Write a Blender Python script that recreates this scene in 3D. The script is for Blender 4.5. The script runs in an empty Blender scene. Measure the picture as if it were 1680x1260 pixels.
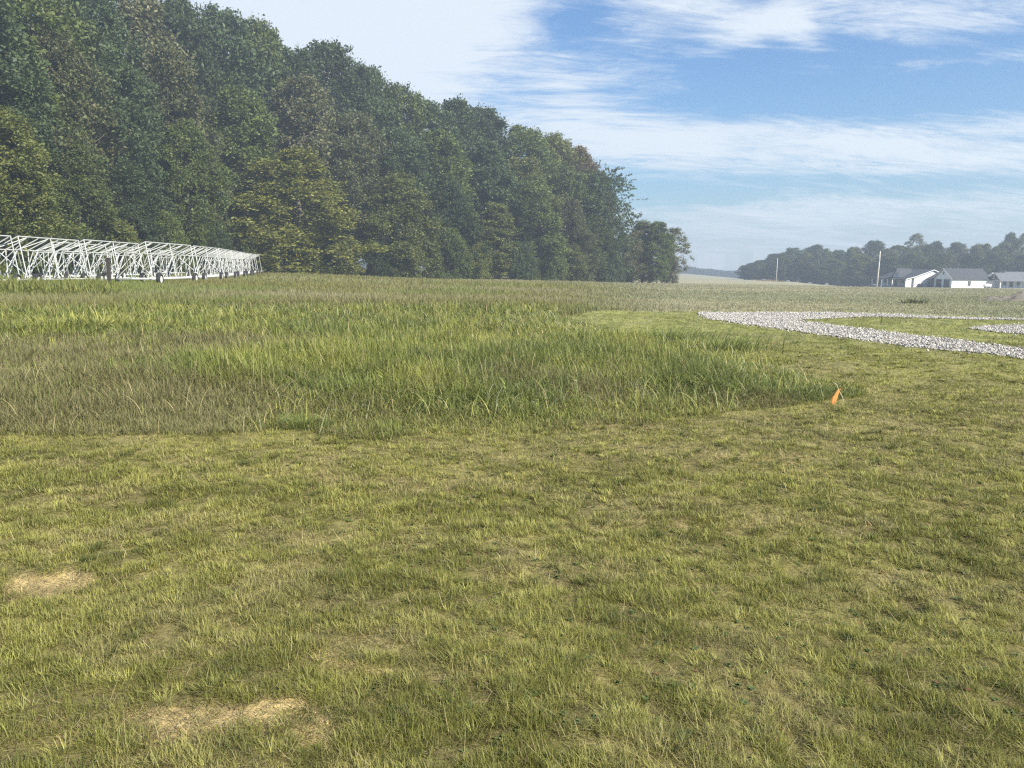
import bpy, math, random
import numpy as np
from mathutils import Vector, Matrix

rng = np.random.default_rng(7)
random.seed(7)
PI = math.pi
sc = bpy.context.scene
COL = sc.collection

# ------------------------------------------------------------------ camera numbers
F = 1262.0; CX = 840.0; CY = 630.0
PITCH = math.radians(8.56); ROLL = math.radians(0.6); EYE = 1.62
fwd = np.array([0.0, math.cos(PITCH), -math.sin(PITCH)])
R0 = np.array([1.0, 0, 0]); U0 = np.array([0.0, math.sin(PITCH), math.cos(PITCH)])
RIGHT = math.cos(ROLL) * R0 + math.sin(ROLL) * U0
UP = math.cos(ROLL) * U0 - math.sin(ROLL) * R0

def hor(px):
    return 440.0 + (px - 840.0) * math.tan(ROLL)

# ------------------------------------------------------------------ noise (numpy value noise)
def vnoise(x, y, seed=0):
    x = np.asarray(x, float); y = np.asarray(y, float)
    xi = np.floor(x).astype(np.int64); yi = np.floor(y).astype(np.int64)
    xf = x - xi; yf = y - yi
    u = xf * xf * (3 - 2 * xf); v = yf * yf * (3 - 2 * yf)
    def h(a, b):
        n = (a * 374761393 + b * 668265263 + seed * 1442695041) & 0xFFFFFFFF
        n = ((n ^ (n >> 13)) * 1274126177) & 0xFFFFFFFF
        n = n ^ (n >> 16)
        return (n & 0xFFFFFF) / float(0xFFFFFF)
    return ((h(xi, yi) * (1 - u) + h(xi + 1, yi) * u) * (1 - v)
            + (h(xi, yi + 1) * (1 - u) + h(xi + 1, yi + 1) * u) * v)

def fbm(x, y, seed=0, octs=3):
    s = 0; a = 0.5; t = 0
    for k in range(octs):
        s = s + a * vnoise(x * 2 ** k, y * 2 ** k, seed + k * 17); t += a; a *= 0.5
    return s / t

def sstep(a, b, x):
    t = np.clip((x - a) / (b - a), 0, 1)
    return t * t * (3 - 2 * t)

# ------------------------------------------------------------------ terrain
TC = np.array([-300, 0, 430, 750, 1090, 1250, 1400, 1550, 1900], float)
TD = np.array([0, 15, 60, 110, 170, 230, 400, 800, 3000], float)
TZ = np.array([
    [0, 0, 0.10, 0.35, 0.8, 1.0, 1.2, 1.2, 1.0],
    [0, 0, 0.08, 0.20, 0.5, 0.8, 1.0, 1.0, 1.0],
    [0, 0, 0.03, 0.08, 0.45, 0.4, 0.3, 0.5, 0.8],
    [0, 0, -0.10, -0.40, -1.05, -1.3, -1.3, -1.0, 0.0],
    [0, 0, -0.30, -0.85, -1.55, -2.3, -2.7, -2.0, 0.0],
    [0, 0, -0.30, -0.90, -1.65, -2.3, -3.1, -8.0, -14.0],
    [0, 0, -0.30, -0.95, -1.85, -2.75, -6.0, -16.0, -25.0],
    [0, 0, -0.30, -0.95, -1.85, -2.75, -5.0, -16.0, -25.0],
    [0, 0, -0.30, -0.95, -1.9, -2.8, -5.0, -16.0, -25.0]])

def H(X, Y, micro=True):
    X = np.asarray(X, float); Y = np.asarray(Y, float)
    r = np.hypot(X, Y)
    az = np.arctan2(X, Y)
    px = 840 + F * np.tan(np.clip(az, -0.85, 0.75))
    d = r * np.clip(np.cos(az), 0.68, 1)
    i = np.clip(np.searchsorted(TC, px, side='right') - 1, 0, len(TC) - 2)
    j = np.clip(np.searchsorted(TD, d, side='right') - 1, 0, len(TD) - 2)
    fx = np.clip((px - TC[i]) / (TC[i + 1] - TC[i]), 0, 1); fx = fx * fx * (3 - 2 * fx)
    fd = np.clip((d - TD[j]) / (TD[j + 1] - TD[j]), 0, 1)
    z = ((TZ[i, j] * (1 - fx) + TZ[i + 1, j] * fx) * (1 - fd)
         + (TZ[i, j + 1] * (1 - fx) + TZ[i + 1, j + 1] * fx) * fd)
    if micro:
        near = 1 - sstep(25, 60, r)
        z = z + near * ((fbm(X * 0.35, Y * 0.35, 3, 2) - 0.5) * 0.10
                        + (fbm(X * 2.2, Y * 2.2, 5, 2) - 0.5) * 0.045
                        + (fbm(X * 9, Y * 9, 6, 2) - 0.5) * 0.030 * (r < 22))
    return z

def project(P):
    P = np.asarray(P, float).reshape(-1, 3) - np.array([0, 0, EYE])
    w = P @ fwd
    return CX + F * (P @ RIGHT) / w, CY - F * (P @ UP) / w

def ground_at(px, py):
    """point of the ground seen at a pixel of the 1680 x 1260 photograph"""
    d = fwd + RIGHT * ((px - CX) / F) + UP * (-(py - CY) / F)
    d = d / d[1]
    Y = np.exp(np.linspace(math.log(1.5), math.log(3000), 4000))
    z = EYE + d[2] * Y
    g = H(d[0] * Y, Y, False)
    k = np.argmax(z < g)
    if z[k] >= g[k]: k = len(Y) - 1
    return d[0] * Y[k], Y[k]

def at_depth(px, Y):
    return (px - CX) / F * Y * 1.0, Y

def poly_world(pts):
    return np.array([ground_at(*p) for p in pts])

def inside(poly, X, Y):
    c = np.zeros(X.shape, bool)
    n = len(poly)
    for i in range(n):
        x1, y1 = poly[i]; x2, y2 = poly[(i + 1) % n]
        if y1 == y2: continue
        hit = ((y1 > Y) != (y2 > Y)) & (X < (x2 - x1) * (Y - y1) / (y2 - y1) + x1)
        c ^= hit
    return c

# ------------------------------------------------------------------ materials
def new_mat(name):
    m = bpy.data.materials.new(name); m.use_nodes = True
    nt = m.node_tree; b = nt.nodes['Principled BSDF']
    return m, nt, b

def simple(name, color, rough=0.6, metal=0.0, var=0.12, scale=3.0, bump=0.0, spec=0.3):
    m, nt, b = new_mat(name)
    tc = nt.nodes.new('ShaderNodeTexCoord')
    nz = nt.nodes.new('ShaderNodeTexNoise'); nz.inputs['Scale'].default_value = scale
    nz.inputs['Detail'].default_value = 6
    nt.links.new(tc.outputs['Object'], nz.inputs['Vector'])
    mx = nt.nodes.new('ShaderNodeMix'); mx.data_type = 'RGBA'
    nt.links.new(nz.outputs['Fac'], mx.inputs['Factor'])
    c = np.array(color)
    mx.inputs[6].default_value = (*(c * (1 - var)), 1); mx.inputs[7].default_value = (*np.clip(c * (1 + var), 0, 1), 1)
    nt.links.new(mx.outputs[2], b.inputs['Base Color'])
    b.inputs['Roughness'].default_value = rough; b.inputs['Metallic'].default_value = metal
    b.inputs['Specular IOR Level'].default_value = spec
    if bump:
        bp = nt.nodes.new('ShaderNodeBump'); bp.inputs['Strength'].default_value = bump
        nt.links.new(nz.outputs['Fac'], bp.inputs['Height']); nt.links.new(bp.outputs['Normal'], b.inputs['Normal'])
    return m

def leafy(name, trans=0.35, rough=0.55, use_obj=False):
    """leaves and blades: colour from the per-blade attribute, partly translucent"""
    m, nt, b = new_mat(name)
    at = nt.nodes.new('ShaderNodeAttribute'); at.attribute_name = 'col'
    src = at.outputs['Color']
    if use_obj:
        oi = nt.nodes.new('ShaderNodeObjectInfo')
        mu = nt.nodes.new('ShaderNodeMix'); mu.data_type = 'RGBA'; mu.blend_type = 'MULTIPLY'
        mu.inputs['Factor'].default_value = 1.0
        nt.links.new(at.outputs['Color'], mu.inputs[6]); nt.links.new(oi.outputs['Color'], mu.inputs[7])
        src = mu.outputs[2]
    nt.links.new(src, b.inputs['Base Color'])
    b.inputs['Roughness'].default_value = rough
    b.inputs['Specular IOR Level'].default_value = 0.25
    tr = nt.nodes.new('ShaderNodeBsdfTranslucent'); nt.links.new(src, tr.inputs['Color'])
    ms = nt.nodes.new('ShaderNodeMixShader'); ms.inputs[0].default_value = trans
    out = nt.nodes['Material Output']
    nt.links.new(b.outputs[0], ms.inputs[1]); nt.links.new(tr.outputs[0], ms.inputs[2])
    nt.links.new(ms.outputs[0], out.inputs['Surface'])
    return m

# ------------------------------------------------------------------ mesh helpers
def tag(o, label=None, cat=None, group=None, kind=None):
    if label: o['label'] = label
    if cat: o['category'] = cat
    if group: o['group'] = group
    if kind: o['kind'] = kind
    return o

def link(name, me, mat, parent=None):
    if mat: me.materials.append(mat)
    o = bpy.data.objects.new(name, me); COL.objects.link(o)
    if parent: o.parent = parent
    return o

def empty(name, loc=(0, 0, 0), rz=0.0, scale=(1, 1, 1)):
    o = bpy.data.objects.new(name, None); COL.objects.link(o)
    o.empty_display_size = 0.3
    o.location = loc; o.rotation_euler = (0, 0, rz); o.scale = scale
    return o

def mesh_np(name, V, loops, starts, col=None, smooth=False):
    me = bpy.data.meshes.new(name)
    me.vertices.add(len(V)); me.vertices.foreach_set('co', np.ascontiguousarray(V, np.float32).ravel())
    me.loops.add(len(loops)); me.loops.foreach_set('vertex_index', np.ascontiguousarray(loops, np.int32))
    me.polygons.add(len(starts)); me.polygons.foreach_set('loop_start', np.ascontiguousarray(starts, np.int32))
    if smooth: me.polygons.foreach_set('use_smooth', np.ones(len(starts), bool))
    me.update(calc_edges=True)
    if col is not None:
        a = me.color_attributes.new('col', 'FLOAT_COLOR', 'POINT')
        c4 = np.ones((len(V), 4), np.float32); c4[:, :3] = col
        a.data.foreach_set('color', c4.ravel())
    return me

class MB:
    """collects solids for one mesh"""
    def __init__(s): s.v = []; s.f = []
    def add(s, vs, fs):
        n = len(s.v); s.v += [tuple(map(float, v)) for v in vs]; s.f += [tuple(i + n for i in f) for f in fs]
    def box(s, x0, x1, y0, y1, z0, z1):
        s.add([(x0,y0,z0),(x1,y0,z0),(x1,y1,z0),(x0,y1,z0),(x0,y0,z1),(x1,y0,z1),(x1,y1,z1),(x0,y1,z1)],
              [(0,3,2,1),(4,5,6,7),(0,1,5,4),(1,2,6,5),(2,3,7,6),(3,0,4,7)])
    def tube(s, pts, r, n=8, cap=True):
        pts = [Vector(p) for p in pts]
        rs = r if isinstance(r, (list, tuple)) else [r] * len(pts)
        rings = []
        for k, p in enumerate(pts):
            d = (pts[min(k + 1, len(pts) - 1)] - pts[max(k - 1, 0)]).normalized()
            a = d.cross(Vector((0, 0, 1)))
            if a.length < 1e-3: a = Vector((1, 0, 0))
            a.normalize(); b = d.cross(a)
            rings.append([p + (a * math.cos(2 * PI * q / n) + b * math.sin(2 * PI * q / n)) * rs[k] for q in range(n)])
        vs = [v for ring in rings for v in ring]; fs = []
        for k in range(len(pts) - 1):
            for q in range(n):
                fs.append((k*n+q, k*n+(q+1) % n, (k+1)*n+(q+1) % n, (k+1)*n+q))
        if cap:
            fs.append(tuple(range(n))[::-1]); fs.append(tuple(range((len(pts)-1)*n, len(pts)*n)))
        s.add(vs, fs)
    def prism(s, poly, axis, a, b):
        """poly: 2-D outline; extruded along axis from a to b"""
        def P(p, t):
            return {'x': (t, p[0], p[1]), 'y': (p[0], t, p[1]), 'z': (p[0], p[1], t)}[axis]
        n = len(poly)
        s.add([P(p, a) for p in poly] + [P(p, b) for p in poly],
              [tuple(range(n))[::-1], tuple(range(n, 2*n))] + [(i, (i+1) % n, n+(i+1) % n, n+i) for i in range(n)])
    def build(s, name, mat, parent=None, smooth=False):
        me = bpy.data.meshes.new(name); me.from_pydata(s.v, [], s.f)
        import bmesh
        bm = bmesh.new(); bm.from_mesh(me); bmesh.ops.recalc_face_normals(bm, faces=bm.faces); bm.to_mesh(me); bm.free()
        if smooth:
            for p in me.polygons: p.use_smooth = True
        me.update()
        return link(name, me, mat, parent)

# ------------------------------------------------------------------ world, sun, camera
SUN_AZ = math.radians(130); SUN_EL = math.radians(39)
w = bpy.data.worlds.new("World"); sc.world = w; w.use_nodes = True
nt = w.node_tree; N = nt.nodes; L = nt.links
bg = N['Background']
sky = N.new('ShaderNodeTexSky'); sky.sky_type = 'NISHITA'; sky.sun_disc = False
sky.sun_elevation = SUN_EL; sky.sun_rotation = SUN_AZ
sky.air_density = 1.3; sky.dust_density = 0.6; sky.ozone_density = 3.0
def math_node(op, a, b=None, c=None, clamp=False):
    m = N.new('ShaderNodeMath'); m.operation = op; m.use_clamp = clamp
    for k, v in enumerate((a, b, c)):
        if v is None: continue
        if isinstance(v, (int, float)): m.inputs[k].default_value = v
        else: L.new(v, m.inputs[k])
    return m.outputs[0]
tc = N.new('ShaderNodeTexCoord')
sep = N.new('ShaderNodeSeparateXYZ'); L.new(tc.outputs['Generated'], sep.inputs[0])
zz = math_node('MAXIMUM', sep.outputs['Z'], 0.02)
zc = math_node('ADD', zz, 0.22)
u_ = math_node('DIVIDE', sep.outputs['X'], zc)
v_ = math_node('DIVIDE', sep.outputs['Y'], zc)
cmb = N.new('ShaderNodeCombineXYZ'); L.new(u_, cmb.inputs[0]); L.new(v_, cmb.inputs[1])
def cloud_noise(scale, rot, stretch, detail, rough, dist, off):
    mp = N.new('ShaderNodeMapping'); L.new(cmb.outputs[0], mp.inputs['Vector'])
    mp.inputs['Rotation'].default_value = (0, 0, rot); mp.inputs['Scale'].default_value = (stretch, 1, 1)
    mp.inputs['Location'].default_value = off
    n = N.new('ShaderNodeTexNoise'); n.inputs['Scale'].default_value = scale
    n.inputs['Detail'].default_value = detail; n.inputs['Roughness'].default_value = rough
    n.inputs['Distortion'].default_value = dist
    L.new(mp.outputs[0], n.inputs['Vector'])
    return n.outputs['Fac']
n1 = cloud_noise(1.5, 0.35, 0.55, 8, 0.62, 0.7, (3.1, 1.2, 0))
n2 = cloud_noise(6.5, 0.7, 0.30, 10, 0.72, 1.6, (7.7, 0.4, 0))
n3 = cloud_noise(20.0, 0.4, 0.28, 8, 0.70, 1.2, (1.7, 4.4, 0))
base = math_node('ADD', math_node('MULTIPLY', n1, 0.42), math_node('ADD', math_node('MULTIPLY', n2, 0.38), math_node('MULTIPLY', n3, 0.20)))
# banks of cloud: each a soft patch of the sky by bearing and height
def dirn(px, py):
    d = fwd + RIGHT * ((px - CX) / F) + UP * (-(py - CY) / F)
    return d / np.linalg.norm(d)
azn = math_node('ARCTAN2', sep.outputs['X'], sep.outputs['Y'])
eln = math_node('ARCSINE', sep.outputs['Z'])
def patch(px, py, sx, sy, amp, tilt=0.0):
    d = dirn(px, py); a0 = math.atan2(d[0], d[1]); e0 = math.asin(d[2])
    da = math_node('SUBTRACT', azn, a0); de = math_node('SUBTRACT', eln, e0)
    de = math_node('SUBTRACT', de, math_node('MULTIPLY', da, tilt))
    qa = math_node('POWER', math_node('ABSOLUTE', math_node('DIVIDE', da, sx)), 2.0)
    qe = math_node('POWER', math_node('ABSOLUTE', math_node('DIVIDE', de, sy)), 2.0)
    g = math_node('POWER', 2.71828, math_node('MULTIPLY', math_node('ADD', qa, qe), -1.0))
    return math_node('MULTIPLY', g, amp)
banks = [
    (640, 60, 0.19, 0.11, 0.24, 0), (960, 20, 0.06, 0.05, -0.12, 0.4), (250, -40, 0.3, 0.08, 0.16, 0), (520, 170, 0.12, 0.08, 0.12, 0),
    (1250, 250, 0.36, 0.030, 0.12, -0.04), (1200, 215, 0.15, 0.012, 0.06, 0.1), (1600, 215, 0.20, 0.035, 0.13, 0.03), (1000, 225, 0.16, 0.035, 0.14, -0.1),
    (1010, 100, 0.10, 0.07, 0.09, -0.6), (1150, 15, 0.14, 0.02, 0.12, -0.15), (1580, 20, 0.22, 0.035, 0.19, -0.05),
    (1230, 52, 0.06, 0.015, 0.13, 0.25), (1310, 45, 0.03, 0.025, 0.11, -0.8), (1560, 103, 0.20, 0.010, 0.13, -0.02), (930, 145, 0.05, 0.05, 0.08, -0.8),
    (1500, 335, 0.30, 0.030, 0.12, 0), (1150, 355, 0.3, 0.02, 0.08, 0),
    (1250, 130, 0.34, 0.050, -0.12, 0), (1600, 150, 0.2, 0.022, -0.07, 0), (1080, 300, 0.16, 0.03, -0.12, -0.03), (1560, 300, 0.20, 0.012, -0.10, 0.02),
    (1300, 430, 0.8, 0.035, 0.10, 0)]
tot = base
for b_ in banks: tot = math_node('ADD', tot, patch(b_[0], b_[1], b_[2], b_[3], b_[4] * 0.82, b_[5]))
mr = N.new('ShaderNodeMapRange'); mr.interpolation_type = 'SMOOTHSTEP'
L.new(tot, mr.inputs['Value']); mr.inputs['From Min'].default_value = 0.48; mr.inputs['From Max'].default_value = 0.70
mr.inputs['To Min'].default_value = 0.0; mr.inputs['To Max'].default_value = 0.86
cm = N.new('ShaderNodeMix'); cm.data_type = 'RGBA'
L.new(mr.outputs[0], cm.inputs['Factor'])
skm = N.new('ShaderNodeMix'); skm.data_type = 'RGBA'; skm.blend_type = 'MULTIPLY'; skm.inputs['Factor'].default_value = 1
L.new(sky.outputs[0], skm.inputs[6]); skm.inputs[7].default_value = (0.52, 0.72, 0.95, 1)
L.new(skm.outputs[2], cm.inputs[6]); cm.inputs[7].default_value = (5.7, 6.1, 6.45, 1)
L.new(cm.outputs[2], bg.inputs['Color'])
bg.inputs['Strength'].default_value = 0.080

sl = bpy.data.lights.new('sun', 'SUN'); sl.energy = 4.8; sl.angle = math.radians(0.6); sl.color = (1.0, 0.94, 0.84)
so = bpy.data.objects.new('sun', sl); COL.objects.link(so)
sd = Vector((math.sin(SUN_AZ) * math.cos(SUN_EL), math.cos(SUN_AZ) * math.cos(SUN_EL), math.sin(SUN_EL)))
so.rotation_euler = (-sd).to_track_quat('-Z', 'Y').to_euler(); so.location = (60, 0, 60)

cd = bpy.data.cameras.new('camera'); cam = bpy.data.objects.new('camera', cd); COL.objects.link(cam)
cd.sensor_fit = 'HORIZONTAL'; cd.sensor_width = 36; cd.lens = F / 1680 * 36
cd.clip_start = 0.05; cd.clip_end = 9000
M = Matrix(((RIGHT[0], UP[0], -fwd[0], 0), (RIGHT[1], UP[1], -fwd[1], 0), (RIGHT[2], UP[2], -fwd[2], EYE), (0, 0, 0, 1)))
cam.matrix_world = M
sc.camera = cam
sc.view_settings.view_transform = 'Standard'; sc.view_settings.look = 'None'
sc.view_settings.exposure = 1.03; sc.view_settings.gamma = 1.0
sc.render.engine = 'CYCLES'
sc.cycles.use_denoising = False; sc.cycles.filter_width = 1.3; sc.cycles.use_adaptive_sampling = False
sc.cycles.max_bounces = 6; sc.cycles.diffuse_bounces = 3; sc.cycles.transmission_bounces = 3
sc.cycles.volume_bounces = 0; sc.cycles.transparent_max_bounces = 4

# ------------------------------------------------------------------ zones of the ground
front = [(-700, 790), (-300, 760), (0, 738), (250, 742), (400, 736), (470, 722), (560, 706), (700, 700), (850, 705),
         (1000, 690), (1200, 681), (1300, 677), (1375, 668), (1415, 648)]
backe = [(1405, 632), (1330, 608), (1250, 585), (1185, 566), (1110, 556), (1040, 545), (980, 533), (930, 524)]
TALL = poly_world(front + backe + [(900, 505), (700, 500), (400, 500), (0, 515), (-700, 540)])
# where the mowing starts on the right: right of the tall patch, up to beyond the loop of gravel
MOWN = poly_world([(-900, 1500), (-900, 800)] + front + backe + [(930, 519), (990, 510), (1080, 512), (1140, 511),
                  (1226, 510), (1355, 511), (1466, 513), (1577, 517), (1680, 521), (2200, 540), (2900, 1500)])
MOWN[0] = (-14, 0.6); MOWN[-1] = (14, 0.6); MOWN = np.vstack([MOWN, [[14, -3], [-14, -3]]])

FRONT_W = poly_world(front + backe)
def edge_dist(X, Y):
    o = np.full(X.shape, 1e9)
    for k in range(len(FRONT_W) - 1):
        x1, y1 = FRONT_W[k]; dx, dy = FRONT_W[k + 1] - FRONT_W[k]
        t = np.clip(((X - x1) * dx + (Y - y1) * dy) / (dx * dx + dy * dy), 0, 1)
        o = np.minimum(o, np.hypot(X - x1 - t * dx, Y - y1 - t * dy))
    return o

# gravel strips (pairs of edges, as seen)
laneA_lo = [(1145, 516), (1171, 526), (1237, 535), (1300, 545), (1392, 557), (1503, 572), (1595, 580), (1680, 591), (1800, 606), (1950, 626)]
laneA_up = [(1145, 513), (1200, 513.5), (1255, 518), (1303, 526), (1355, 533.5), (1429, 543), (1521, 554), (1595, 563), (1680, 574), (1950, 606)]
laneB_up = [(1150, 512.6), (1226, 512.5), (1355, 514), (1466, 516), (1577, 520), (1680, 524), (1850, 531)]
laneB_lo = [(1172, 517), (1240, 521), (1303, 525.5), (1355, 521.5), (1429, 521), (1540, 524), (1680, 527), (1850, 534.5)]
patch_up = [(1588, 539.5), (1621, 534.6), (1680, 534.6), (1850, 537)]
patch_lo = [(1592, 540.5), (1632, 546), (1680, 551), (1850, 566)]
def edge(pts, n):
    p = poly_world(pts); s = np.linspace(0, len(p) - 1, n)
    return np.stack([np.interp(s, range(len(p)), p[:, 0]), np.interp(s, range(len(p)), p[:, 1])], 1)
def resample(p, n):
    d = np.r_[0, np.cumsum(np.hypot(*np.diff(p, axis=0).T))]
    s = np.linspace(0, d[-1], n)
    return np.stack([np.interp(s, d, p[:, 0]), np.interp(s, d, p[:, 1])], 1)
STRIPS = []
for lo, up in ((laneA_lo, laneA_up), (laneB_lo, laneB_up), (patch_lo, patch_up)):
    STRIPS.append((resample(poly_world(lo), 120), resample(poly_world(up), 120)))
GRAVEL_POLYS = [np.vstack([a, b[::-1]]) for a, b in STRIPS]

def in_gravel(X, Y):
    c = np.zeros(X.shape, bool)
    for p in GRAVEL_POLYS: c |= inside(p, X, Y)
    return c

# bare sandy patches of the lawn: pixel centre, half width, half depth (m), strength
BARE = []
for px, py, a, b, s in ((92, 962, 0.24, 0.14, 1.0), (345, 1188, 0.25, 0.09, 1.0), (430, 1178, 0.16, 0.06, 0.9), (240, 1215, 0.20, 0.05, 0.7),
                     (560, 1104, 0.16, 0.035, 0.6), (110, 1195, 0.10, 0.06, 0.5), (460, 1215, 0.2, 0.07, 0.6), (1180, 860, 0.4, 0.12, 0.3),
                     (580, 785, 0.4, 0.2, 0.35), (1245, 752, 0.5, 0.2, 0.3), (25, 985, 0.1, 0.06, 0.4)):
    x, y = ground_at(px, py); BARE.append((x, y, a, b, s))
def bare(X, Y):
    o = np.zeros(X.shape)
    jx = (fbm(X * 8, Y * 8, 40, 3) - 0.5) * 0.34; jy = (fbm(X * 8, Y * 8, 41, 3) - 0.5) * 0.24
    for x, y, a, b, s in BARE:
        q = ((X + jx - x) / a) ** 2 + ((Y + jy - y) / b) ** 2
        o = np.maximum(o, s * (1 - sstep(0.3, 2.2, q)))
    return o * (0.55 + 0.75 * fbm(X * 14, Y * 14, 42, 2))

def lerp(a, b, t):
    t = np.asarray(t)[..., None]
    return a * (1 - t) + b * t
C = {k: np.array(v) for k, v in dict(
    green=(.205, .208, .050), lime=(.335, .325, .090), dark=(.085, .105, .028), straw=(.44, .37, .18), brown=(.19, .14, .07),
    tallg=(.170, .200, .054), tallb=(.200, .200, .075), pale=(.46, .48, .26), soil=(.32, .24, .125), sand=(.60, .46, .20), olive=(.210, .200, .070),
    greyg=(.255, .255, .150), tan=(.40, .36, .215)).items()}

def lawn_colour(X, Y):
    a = fbm(X * 0.25, Y * 0.45, 11, 3); b = fbm(X * 3.2, Y * 3.2, 12, 4); c = fbm(X * 8, Y * 8, 13, 3)
    col = lerp(C['green'][None], C['lime'][None], np.clip((b - 0.42) * 3.2 + (a - 0.5) * 1.0 + 0.22, 0, 1))
    col = lerp(col, C['straw'][None], np.clip((fbm(X * 1.9 + 40, Y * 2.3, 14, 4) - 0.52) * 2.4, 0, 0.32))
    col = lerp(col, C['dark'][None] * 1.2, np.clip((c - 0.60) * 3.5, 0, 0.6))
    return col

def tall_mix(X, Y):
    """0 = fine brown grass, 1 = coarse green grass"""
    P = np.stack([X, Y, H(X, Y, False)], -1).reshape(-1, 3)
    px, py = project(P); px = px.reshape(X.shape); py = py.reshape(X.shape)
    m = sstep(330, 520, px + (fbm(X * .25, Y * .25, 21, 2) - 0.5) * 500)
    m = np.maximum(m, sstep(575, 545, py) * sstep(-400, 40, px))
    m = m * (1 - 0.65 * sstep(0.56, 0.68, fbm(X * 0.16 + 9, Y * 0.28, 22, 3)))
    m = m * (1 - sstep(512, 500, py))
    return np.clip(m + (fbm(X * .9, Y * .9, 23, 3) - 0.5) * 1.3, 0, 1)

def field_colour(X, Y):
    r = np.hypot(X, Y)
    az = np.arctan2(X, Y); px = 840 + F * np.tan(np.clip(az, -1.2, 1.2))
    a = fbm(X * 0.05, Y * 0.10, 31, 4); b = fbm(X * 0.25, Y * 0.12, 32, 3)
    left = lerp(C['olive'][None], C['tan'][None] * 0.8, np.clip((a - 0.4) * 2.2, 0, 1))
    left = lerp(left, C['tallg'][None] * 1.1, np.clip((b - 0.55) * 3, 0, 0.7))
    gl = sstep(330, 200, px) * sstep(38, 46, r)
    left = lerp(left, C['tallg'][None] * 1.15, gl * 0.9)
    rightc = lerp(C['greyg'][None], C['tan'][None] * 0.85, np.clip((fbm(X * 0.03, Y * 0.11, 33, 4) - 0.42) * 2.6 + sstep(90, 200, r) * 0.45, 0, 1))
    t = sstep(880, 1120, px)
    c = lerp(left, rightc, t)
    far = sstep(240, 330, r) * t
    return lerp(c, np.array((.27, .25, .16))[None], far * 0.7)

# ------------------------------------------------------------------ ground sheet
azs = np.concatenate([np.linspace(-PI, -0.9, 60, endpoint=False), np.linspace(-0.9, 0.9, 900), np.linspace(0.9, PI, 60, endpoint=False)[1:]])
rad = np.exp(np.linspace(math.log(0.8), math.log(4500), 470))
AZ, RR = np.meshgrid(azs, rad)
GX = RR * np.sin(AZ); GY = RR * np.cos(AZ)
GZ = H(GX, GY)
na, nr = len(azs), len(rad)
mown_g = inside(MOWN, GX, GY) | (RR < 2)
colg = field_colour(GX, GY)
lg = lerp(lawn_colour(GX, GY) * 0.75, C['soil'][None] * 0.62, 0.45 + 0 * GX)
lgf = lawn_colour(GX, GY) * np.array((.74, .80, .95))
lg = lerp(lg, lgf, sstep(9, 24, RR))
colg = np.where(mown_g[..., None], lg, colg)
tl = inside(TALL, GX, GY)
tm = tall_mix(GX, GY)
near_e = 1 - sstep(0.6, 2.2, edge_dist(GX, GY))
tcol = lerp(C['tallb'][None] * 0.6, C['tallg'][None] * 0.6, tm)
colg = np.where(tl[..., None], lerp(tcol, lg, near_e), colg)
bz = bare(GX, GY)
sandy = lerp(C['soil'][None], C['sand'][None], np.clip(fbm(GX * 6, GY * 6, 50, 3) * 2.2 - 0.5, 0, 1))
colg = lerp(colg, sandy, np.clip(bz * 1.6, 0, 1) * (RR < 14))
GZ = GZ - np.clip(bz, 0, 1) * 0.012
V = np.stack([GX, GY, GZ], -1).reshape(-1, 3)
ii, jj = np.meshgrid(np.arange(nr - 1), np.arange(na), indexing='ij')
a0 = ii * na + jj; a1 = ii * na + (jj + 1) % na
Q = np.stack([a0, a1, a1 + na, a0 + na], -1)[..., ::-1].reshape(-1, 4)
V = np.vstack([V, [[0, 0, float(H(0.0, 0.01))]]])
Cc = np.vstack([colg.reshape(-1, 3), [C['green']]])
tri = np.stack([np.full(na, len(V) - 1), (np.arange(na) + 1) % na, np.arange(na)], -1)
loops = np.concatenate([Q.ravel(), tri.ravel()])
starts = np.concatenate([np.arange(len(Q)) * 4, len(Q) * 4 + np.arange(na) * 3])
me = mesh_np('ground', V, loops, starts, Cc, True)
gm, nt, b = new_mat('ground_soil')
at = nt.nodes.new('ShaderNodeAttribute'); at.attribute_name = 'col'
geo = nt.nodes.new('ShaderNodeNewGeometry')
mp = nt.nodes.new('ShaderNodeMapping'); nt.links.new(geo.outputs['Position'], mp.inputs['Vector'])
nf = nt.nodes.new('ShaderNodeTexNoise'); nf.inputs['Scale'].default_value = 14; nf.inputs['Detail'].default_value = 10; nf.inputs['Roughness'].default_value = 0.72
nt.links.new(mp.outputs[0], nf.inputs['Vector'])
nb_ = nt.nodes.new('ShaderNodeTexNoise'); nb_.inputs['Scale'].default_value = 0.6; nb_.inputs['Detail'].default_value = 8; nb_.inputs['Roughness'].default_value = 0.7
nt.links.new(mp.outputs[0], nb_.inputs['Vector'])
def mrange(nt, src, f0, f1, t0, t1):
    m = nt.nodes.new('ShaderNodeMapRange'); nt.links.new(src, m.inputs['Value'])
    for k, v in zip(('From Min', 'From Max', 'To Min', 'To Max'), (f0, f1, t0, t1)): m.inputs[k].default_value = v
    return m.outputs[0]
f1 = mrange(nt, nf.outputs['Fac'], 0.3, 0.7, 0.55, 1.45); f2 = mrange(nt, nb_.outputs['Fac'], 0.3, 0.7, 0.78, 1.22)
mm = nt.nodes.new('ShaderNodeMath'); mm.operation = 'MULTIPLY'; nt.links.new(f1, mm.inputs[0]); nt.links.new(f2, mm.inputs[1])
vm = nt.nodes.new('ShaderNodeVectorMath'); vm.operation = 'SCALE'; nt.links.new(at.outputs['Color'], vm.inputs[0]); nt.links.new(mm.outputs[0], vm.inputs['Scale'])
nt.links.new(vm.outputs[0], b.inputs['Base Color']); b.inputs['Roughness'].default_value = 0.95; b.inputs['Specular IOR Level'].default_value = 0.1
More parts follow.
